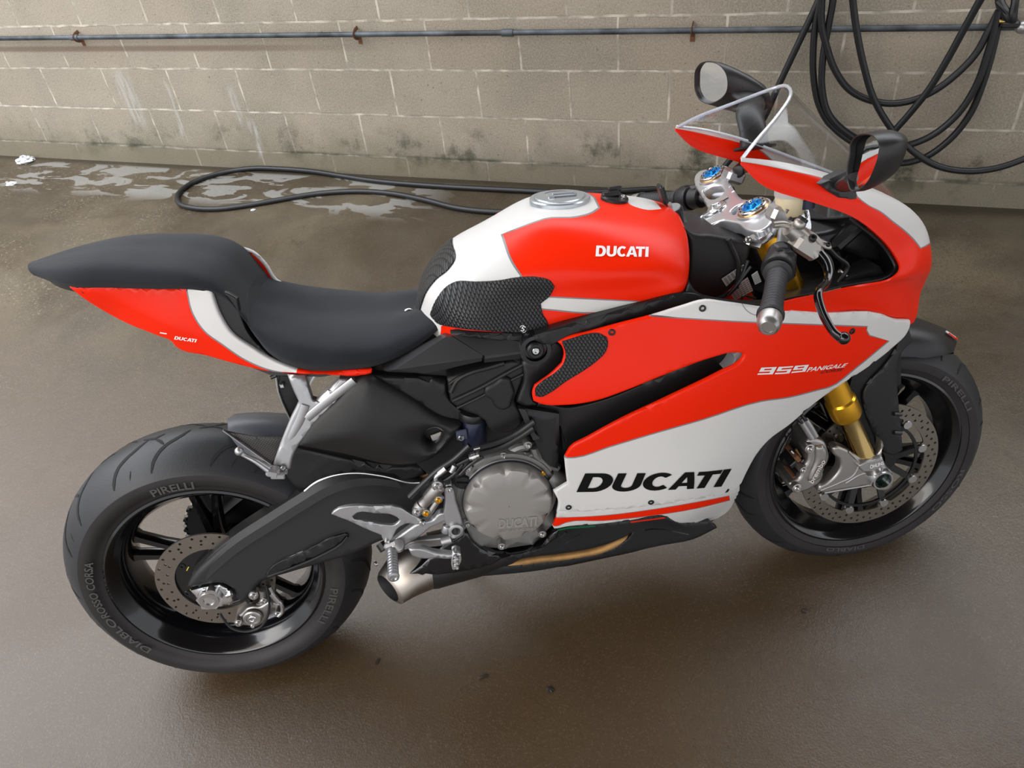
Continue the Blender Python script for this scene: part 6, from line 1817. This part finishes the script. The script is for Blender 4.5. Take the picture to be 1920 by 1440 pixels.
# clip-on clamp blocks beside the yoke
g = G(); q = L(1462, 402, y=-.150); g.box(q, (.042, .036, .028), ALS, Matrix.Rotation(radians(24), 3, 'Y'), .006)
for a_, b_ in ((1478, 396), (1482, 408)): g.bolt(L(a_, b_, y=-.165) + Vector((0, 0, .006)), (.2, -.3, .9), .0075)
g.obj('clip_on_clamp', BIKE)
g = G(); px_tube(g, [(1408, 446), (1420, 455), (1434, 448), (1445, 436)], -.135, .008, ALM, 12, 3); g.box(L(1412, 455, y=-.135), (.03, .02, .016), ALM, Matrix.Rotation(.4, 3, 'Y'), .004); g.bolt(L(1404, 450, y=-.145), (0, -1, .3), .006); g.obj('clip_on_clamp', BIKE)
g = G(); q = L(1375, 330, y=.150); g.box(q, (.04, .04, .026), ALS, Matrix.Rotation(radians(24), 3, 'Y'), .006); g.cyl(q + Vector((0, -.02, .012)), q + Vector((.04, .03, .012)), .013, BLK, bev=.003); g.bolt(q + Vector((.02, -.02, .02)), (0, -.4, .8), .008, RST); g.obj('clip_on_clamp', BIKE)
# front brake master cylinder, lever, reservoir
ST2 = mat('cast_grey_alloy', (.42, .40, .37), .38, metal=.85)
mcy = G()
mcy.tube([L(1478, 428, y=-.205), L(1495, 440, y=-.205), L(1530, 478, y=-.215)], [.013, .016, .015], ST2, 16, 3)
mcy.box(L(1508, 462, y=-.21), (.050, .034, .030), ST2, Matrix.Rotation(radians(38), 3, 'Y'), .006)
mcy.tube([L(1450, 422, y=-.200), L(1468, 420, y=-.200), L(1492, 428, y=-.200)], .006, ST2, 12, 3)
mo_ = mcy.obj('front_master_cylinder', BIKE)
LV = Slant(L(1540, 460, y=-.215), Vector((.86, 0, .30)), Vector((.1, -1, .1)))
panel('lever_bracket', Plane(-.212, 0, .0), [(1511, 437), (1520, 432), (1533, 440), (1543, 450), (1556, 456), (1562, 464), (1558, 470), (1548, 468), (1536, 462), (1526, 472), (1520, 484), (1514, 480), (1520, 464), (1514, 450)], ST2, mo_, thick=.016, roll=.003, sm=3)
g = G(); g.bolt(L(1525, 444.5, y=-.222), (0, -.6, .8), .0065, BLK); g.bolt(L(1554, 457, y=-.218), (0, -.6, .8), .004, BLK); g.sphere(L(1499, 420, y=-.215), .011, ST2, 14); g.cyl(L(1499, 420, y=-.215), L(1508, 408, y=-.215), .009, BLK, bev=.002); g.obj('cylinder_fittings', mo_)
g = G()
LVP = [(1536, 476, -.222), (1548, 492, -.236), (1554, 512, -.252), (1549, 530, -.268), (1538, 542, -.285), (1534, 552, -.296), (1540, 580, -.316), (1552, 606, -.338), (1566, 626, -.355), (1580, 636, -.362)]
g.tube([L(a, b, y=y) for a, b, y in LVP], [.010, .010, .009, .0085, .0085, .0085, .0082, .0078, .0075, .009], GBK, 14, 5, flat=(.75, 1.0)); g.sphere(L(1582, 634, y=-.362), .0105, GBK, 16)
g.obj('brake_lever', BIKE)
g = G(); q = L(1482, 378, y=-.150)
g.lathe(q - Vector((0, 0, .022)), (0, 0, 1), [(0, .022), (.004, .024), (.030, .026), (.036, .024)], RSV, 30); ro = g.obj('fluid_reservoir', BIKE)
g = G(); g.lathe(q - Vector((0, 0, -.012)), (0, 0, 1), [(0, .0275), (.012, .0275), (.014, .025)], mat('clear_grey_cap', (.42, .42, .40), .25), 30); g.obj('reservoir_cap', ro)
g = G(); q = L(1510, 378, y=-.160); g.lathe(q - Vector((0, 0, .01)), (0, 0, 1), [(0, .016), (.016, .017), (.018, .014)], NAV, 24); g.obj('rubber_mount', ro)
slab('reservoir_arm', -.165, [(1498, 388), (1512, 384), (1517, 394), (1520, 412), (1522, 428), (1518, 436), (1510, 434), (1504, 415)], ALM, ro, thick=.004, roll=.001, sm=2, holes=[[(1507, 396), (1511, 395), (1515, 408), (1511, 410)]])
g = G(); g.tube([L(1452, 385, y=.02), L(1500, 402, y=-.02)], .018, ALS, 16, 1); g.obj('steering_damper', BIKE)
# left clip-on lever seen beyond
g = G(); g.tube([Vector((1.235, .20, .90)), Vector((1.25, .25, .87)), Vector((1.215, .33, .84)), Vector((1.20, .38, .83))], [.009, .009, .008, .008], GBK, 12, 4); g.obj('clutch_lever', BIKE)

# ignition barrel and key
g = G(); a = L(1262, 397, y=0); b = L(1300, 440, y=-.02); q0 = L(1256, 392, y=-.005)
ax_ = Vector((-.25, -.05, .96)).normalized()
g.lathe(q0 - ax_ * .09, ax_, [(0, .030), (.03, .029), (.06, .024), (.085, .024), (.090, .022), (.090, .001)], BLK, 36); ig = g.obj('ignition_switch', BIKE)
g = G(); g.lathe(q0, ax_, [(-.002, .021), (.002, .020), (.002, .001)], CAPM, 30); g.obj('ignition_face', ig)
g = G(); g.tube([q0, q0 + ax_ * .012], .006, BOLT, 10, 1); g.box(q0 + ax_ * .032 + Vector((-.006, 0, 0)), (.010, .028, .040), BLK, Matrix.Rotation(radians(-15), 3, 'Y'), .004); g.obj('ignition_key', ig)
# black covers between tank and yoke
sc1 = slab('steering_cover', -.095, [(1284, 428), (1300, 436), (1318, 440), (1330, 440), (1365, 445), (1412, 455), (1408, 480), (1390, 520), (1370, 545), (1350, 560), (1325, 566), (1300, 558), (1288, 540), (1290, 500), (1292, 460)], MBK, thick=.16, roll=.01, sm=4)
slab('inner_side_cover', -.185, [(1286, 548), (1292, 525), (1300, 540), (1316, 556), (1345, 565), (1395, 571), (1440, 570), (1470, 566), (1470, 572), (1430, 578), (1392, 573), (1324, 565), (1300, 560)], MBK, thick=.02, roll=.003, sm=3)
g = G(); q = L(1328, 461, y=-.075); g.bolt(q + Vector((0, 0, .004)), (-.1, -.3, .9), .0095, BOLT, h=.008); g.obj('cover_bolt', BIKE)
LB = Plane(-.118)
for P in ([(1353, 523), (1394, 496), (1398, 504), (1362, 537)], [(1366, 545), (1402, 520), (1412, 545), (1378, 563)], [(1409, 516), (1420, 508), (1428, 528), (1416, 534)]):
    lb = slab('warning_label', -.100 if P[0][0] != 1409 else -.12, P, LBL, sc1, thick=.001, roll=0, sm=1, step=.02)
    q = np.array(P, float)
    ls = []
    for k in range(1, 7):
        t = k / 7.
        a = q[0] * (1 - t) + q[3] * t; b = q[1] * (1 - t) + q[2] * t; d_ = b - a
        for s0 in np.arange(.06, .9, .16): 
            p0 = a + d_ * s0; p1 = a + d_ * (s0 + .11); nn_ = np.array([-d_[1], d_[0]]) / np.linalg.norm(d_) * .45
            ls.append(([tuple(p0 + nn_), tuple(p1 + nn_), tuple(p1 - nn_), tuple(p0 - nn_)], []))
    decal('label_print', Plane(-.1015 if P[0][0] != 1409 else -.1215), ls, BTX, lb, lift=.0006)
g = G()
for P, y, r in (([(1402, 488), (1390, 520), (1370, 548), (1346, 560)], -.12, .004), ([(1408, 500), (1385, 530), (1362, 556)], -.125, .0028), ([(1416, 560), (1392, 556), (1390, 566)], -.14, .0025), ([(1545, 455), (1568, 480), (1590, 500), (1572, 530)], -.15, .004), ([(1540, 470), (1556, 486), (1560, 510), (1548, 530)], -.16, .0035), ([(1366, 448), (1385, 500), (1380, 540)], -.10, .005)):
    g = G(); px_tube(g, P, y, r, BHS, 8, 4); g.obj('cable', BIKE)
pass
# dash and inner cowl
g = G(); q = L(1560, 405, y=-.015)
R_ = Matrix.Rotation(radians(-38), 3, 'Y')
g.box(q, (.11, .20, .030), BLK, R_, .010); da = g.obj('dashboard', BIKE)
g = G(); g.box(q + R_ @ Vector((0, 0, .0155)), (.082, .155, .003), LED, R_, .001); g.obj('display_screen', da)
IC = Loft([[tuple(Vector(r[3]) + Vector((-.002, .006, -.002))), tuple(Vector(r[3]) + Vector((.020, .045, -.012))), tuple(Vector(r[3]) + Vector((.02, .10, -.03))), (r[3][0] + .0, .0, r[3][2] - .05)] for r in rowsN[3:]])
panel('inner_cowl', IC, [(e_, e_), (9 - e_, e_), (9 - e_, 3 - e_), (e_, 3 - e_)], BLK, BIKE, uv=True, sm=1, step=.02, roll=0, thick=.003, mirror=True, ang=60)
g = G(); q = L(1625, 488, y=-.095); g.lathe(q - Vector((0, 0, .05)), (.1, -.3, .9), [(0, .050), (.04, .052), (.046, .048), (.046, .001)], BLK, 40)
g.obj('headlamp_back', BIKE)
g = G(); px_tube(g, [(1574, 508), (1590, 520), (1612, 522)], -.135, .004, BOLT, 8, 3); g.obj('lamp_clip', BIKE)
slab('inner_shelf', -.10, [(1500, 440), (1550, 435), (1600, 420), (1640, 440), (1660, 480), (1640, 500), (1580, 470), (1540, 475)], BLK, thick=.15, roll=.01, sm=3)
slab('nose_inner', -.150, [(1469, 566), (1500, 556), (1540, 548), (1583, 536), (1618, 530), (1665, 520), (1650, 500), (1600, 520), (1560, 540), (1500, 548), (1470, 556)], DRK, thick=.05, roll=.002, sm=2, mirror=True)

# ------------------------------------------------------------------ mirrors
def mirror(name, cx, ring, arm, foot, depth, tilt):
    pass
MFR = mat('mirror_housing', (.022, .021, .022), .40)
def build_mirror(outline, c, u1, u2, glassS, back, stalk, base, parent=BIKE):
    """housing as a bowl behind the rim outline; outline in the mirror plane (pixels picked on Slant)"""
    S = Slant(c, u1, u2); n = S.n
    if n.dot(Vector(CB) - S.c) < 0: n = -n
    P = [S.at(*S.pick(a, b)) for a, b in catmull(outline, 5, True, 90)]
    cen = sum(P, Vector((0, 0, 0))) / len(P); g = G()
    rows = [[cen + (p - cen) * .93 + n * -.002 for p in P], [cen + (p - cen) * .94 + n * .006 for p in P], [cen + (p - cen) * .98 + n * .007 for p in P], [p + n * .005 for p in P]]
    for k, (sc, t) in enumerate(((1.02, .10), (1.0, .3), (.93, .55), (.78, .80), (.45, .97), (.02, 1.02))):
        rows.append([cen + (p - cen) * sc + back * t for p in P])
    g.grid(rows, MFR, cv=True)
    mo = g.obj('wing_mirror', parent, 50)
    g = G(); Q = [cen + (p - cen) * .935 - n * .001 for p in P] if glassS is None else [S.at(*S.pick(a, b)) for a, b in catmull(glassS, 4, True, 90)]; k = len(Q); cg = sum(Q, Vector((0, 0, 0))) / k; g.add(Q + [cg + n * .0005], [[i, (i + 1) % k, k] for i in range(k)], MIR); g.obj('mirror_glass', mo, 60)
    g = G(); g.tube(stalk[0], stalk[1], MFR, 16, 5, flat=(1.5, .7)); g.obj('mirror_stalk', mo)
    if len(stalk[0]) > 3: g = G(); g.tube([stalk[0][0], stalk[0][0] + (stalk[0][0] - stalk[0][1]).normalized() * .004], stalk[1][0] * 1.1, MFR, 16, 1, flat=(2.0, .6)); g.obj('stalk_foot', mo)
    return mo
# near (right) mirror: glass faces back toward the rider and a little inward
cR = L(1625, 310, y=-.335)
u_up = Vector((.12, 0, 1)).normalized(); u_w = Vector((-.06, -1, 0)).normalized()

outR = [(1600, 290), (1602, 268), (1612, 254), (1630, 249), (1648, 253), (1657, 266), (1656, 290), (1648, 315), (1632, 345), (1616, 358), (1603, 358), (1597, 345), (1595, 320)]
build_mirror(outR, cR, u_w, Vector((.05, 0, 1)).normalized(), [(1640, 253), (1651, 262), (1653, 285), (1644, 315), (1628, 345), (1612, 356), (1604, 355), (1605, 340), (1613, 310), (1620, 280), (1628, 259)], Vector((.048, -.004, .006)), ([L(1584, 350, y=-.185), L(1594, 341, y=-.23), L(1608, 334, y=-.30)], [.013, .013, .013]), None)
slab('mirror_foot', -.186, [(1540, 346), (1556, 337), (1592, 321), (1604, 344), (1608, 364), (1625, 394), (1602, 387), (1574, 371), (1556, 360)], MFR, thick=.02, roll=.003, sm=1, b=.18)
cL = L(1338, 155, y=.335)
uLw = Vector((-.35, .94, 0)).normalized()
outL = [(1306, 150), (1308, 132), (1318, 118), (1336, 113), (1354, 118), (1366, 132), (1370, 150), (1366, 172), (1350, 188), (1330, 195), (1315, 188), (1307, 172)]
build_mirror(outL, cL, uLw, Vector((-.10, 0, 1)).normalized(), None, Vector((.100, -.050, -.050)), ([L(1415, 275, y=.155), L(1412, 245, y=.17), L(1405, 215, y=.20), L(1410, 190, y=.25), L(1395, 175, y=.29)], [.020, .019, .019, .018, .020]), None)
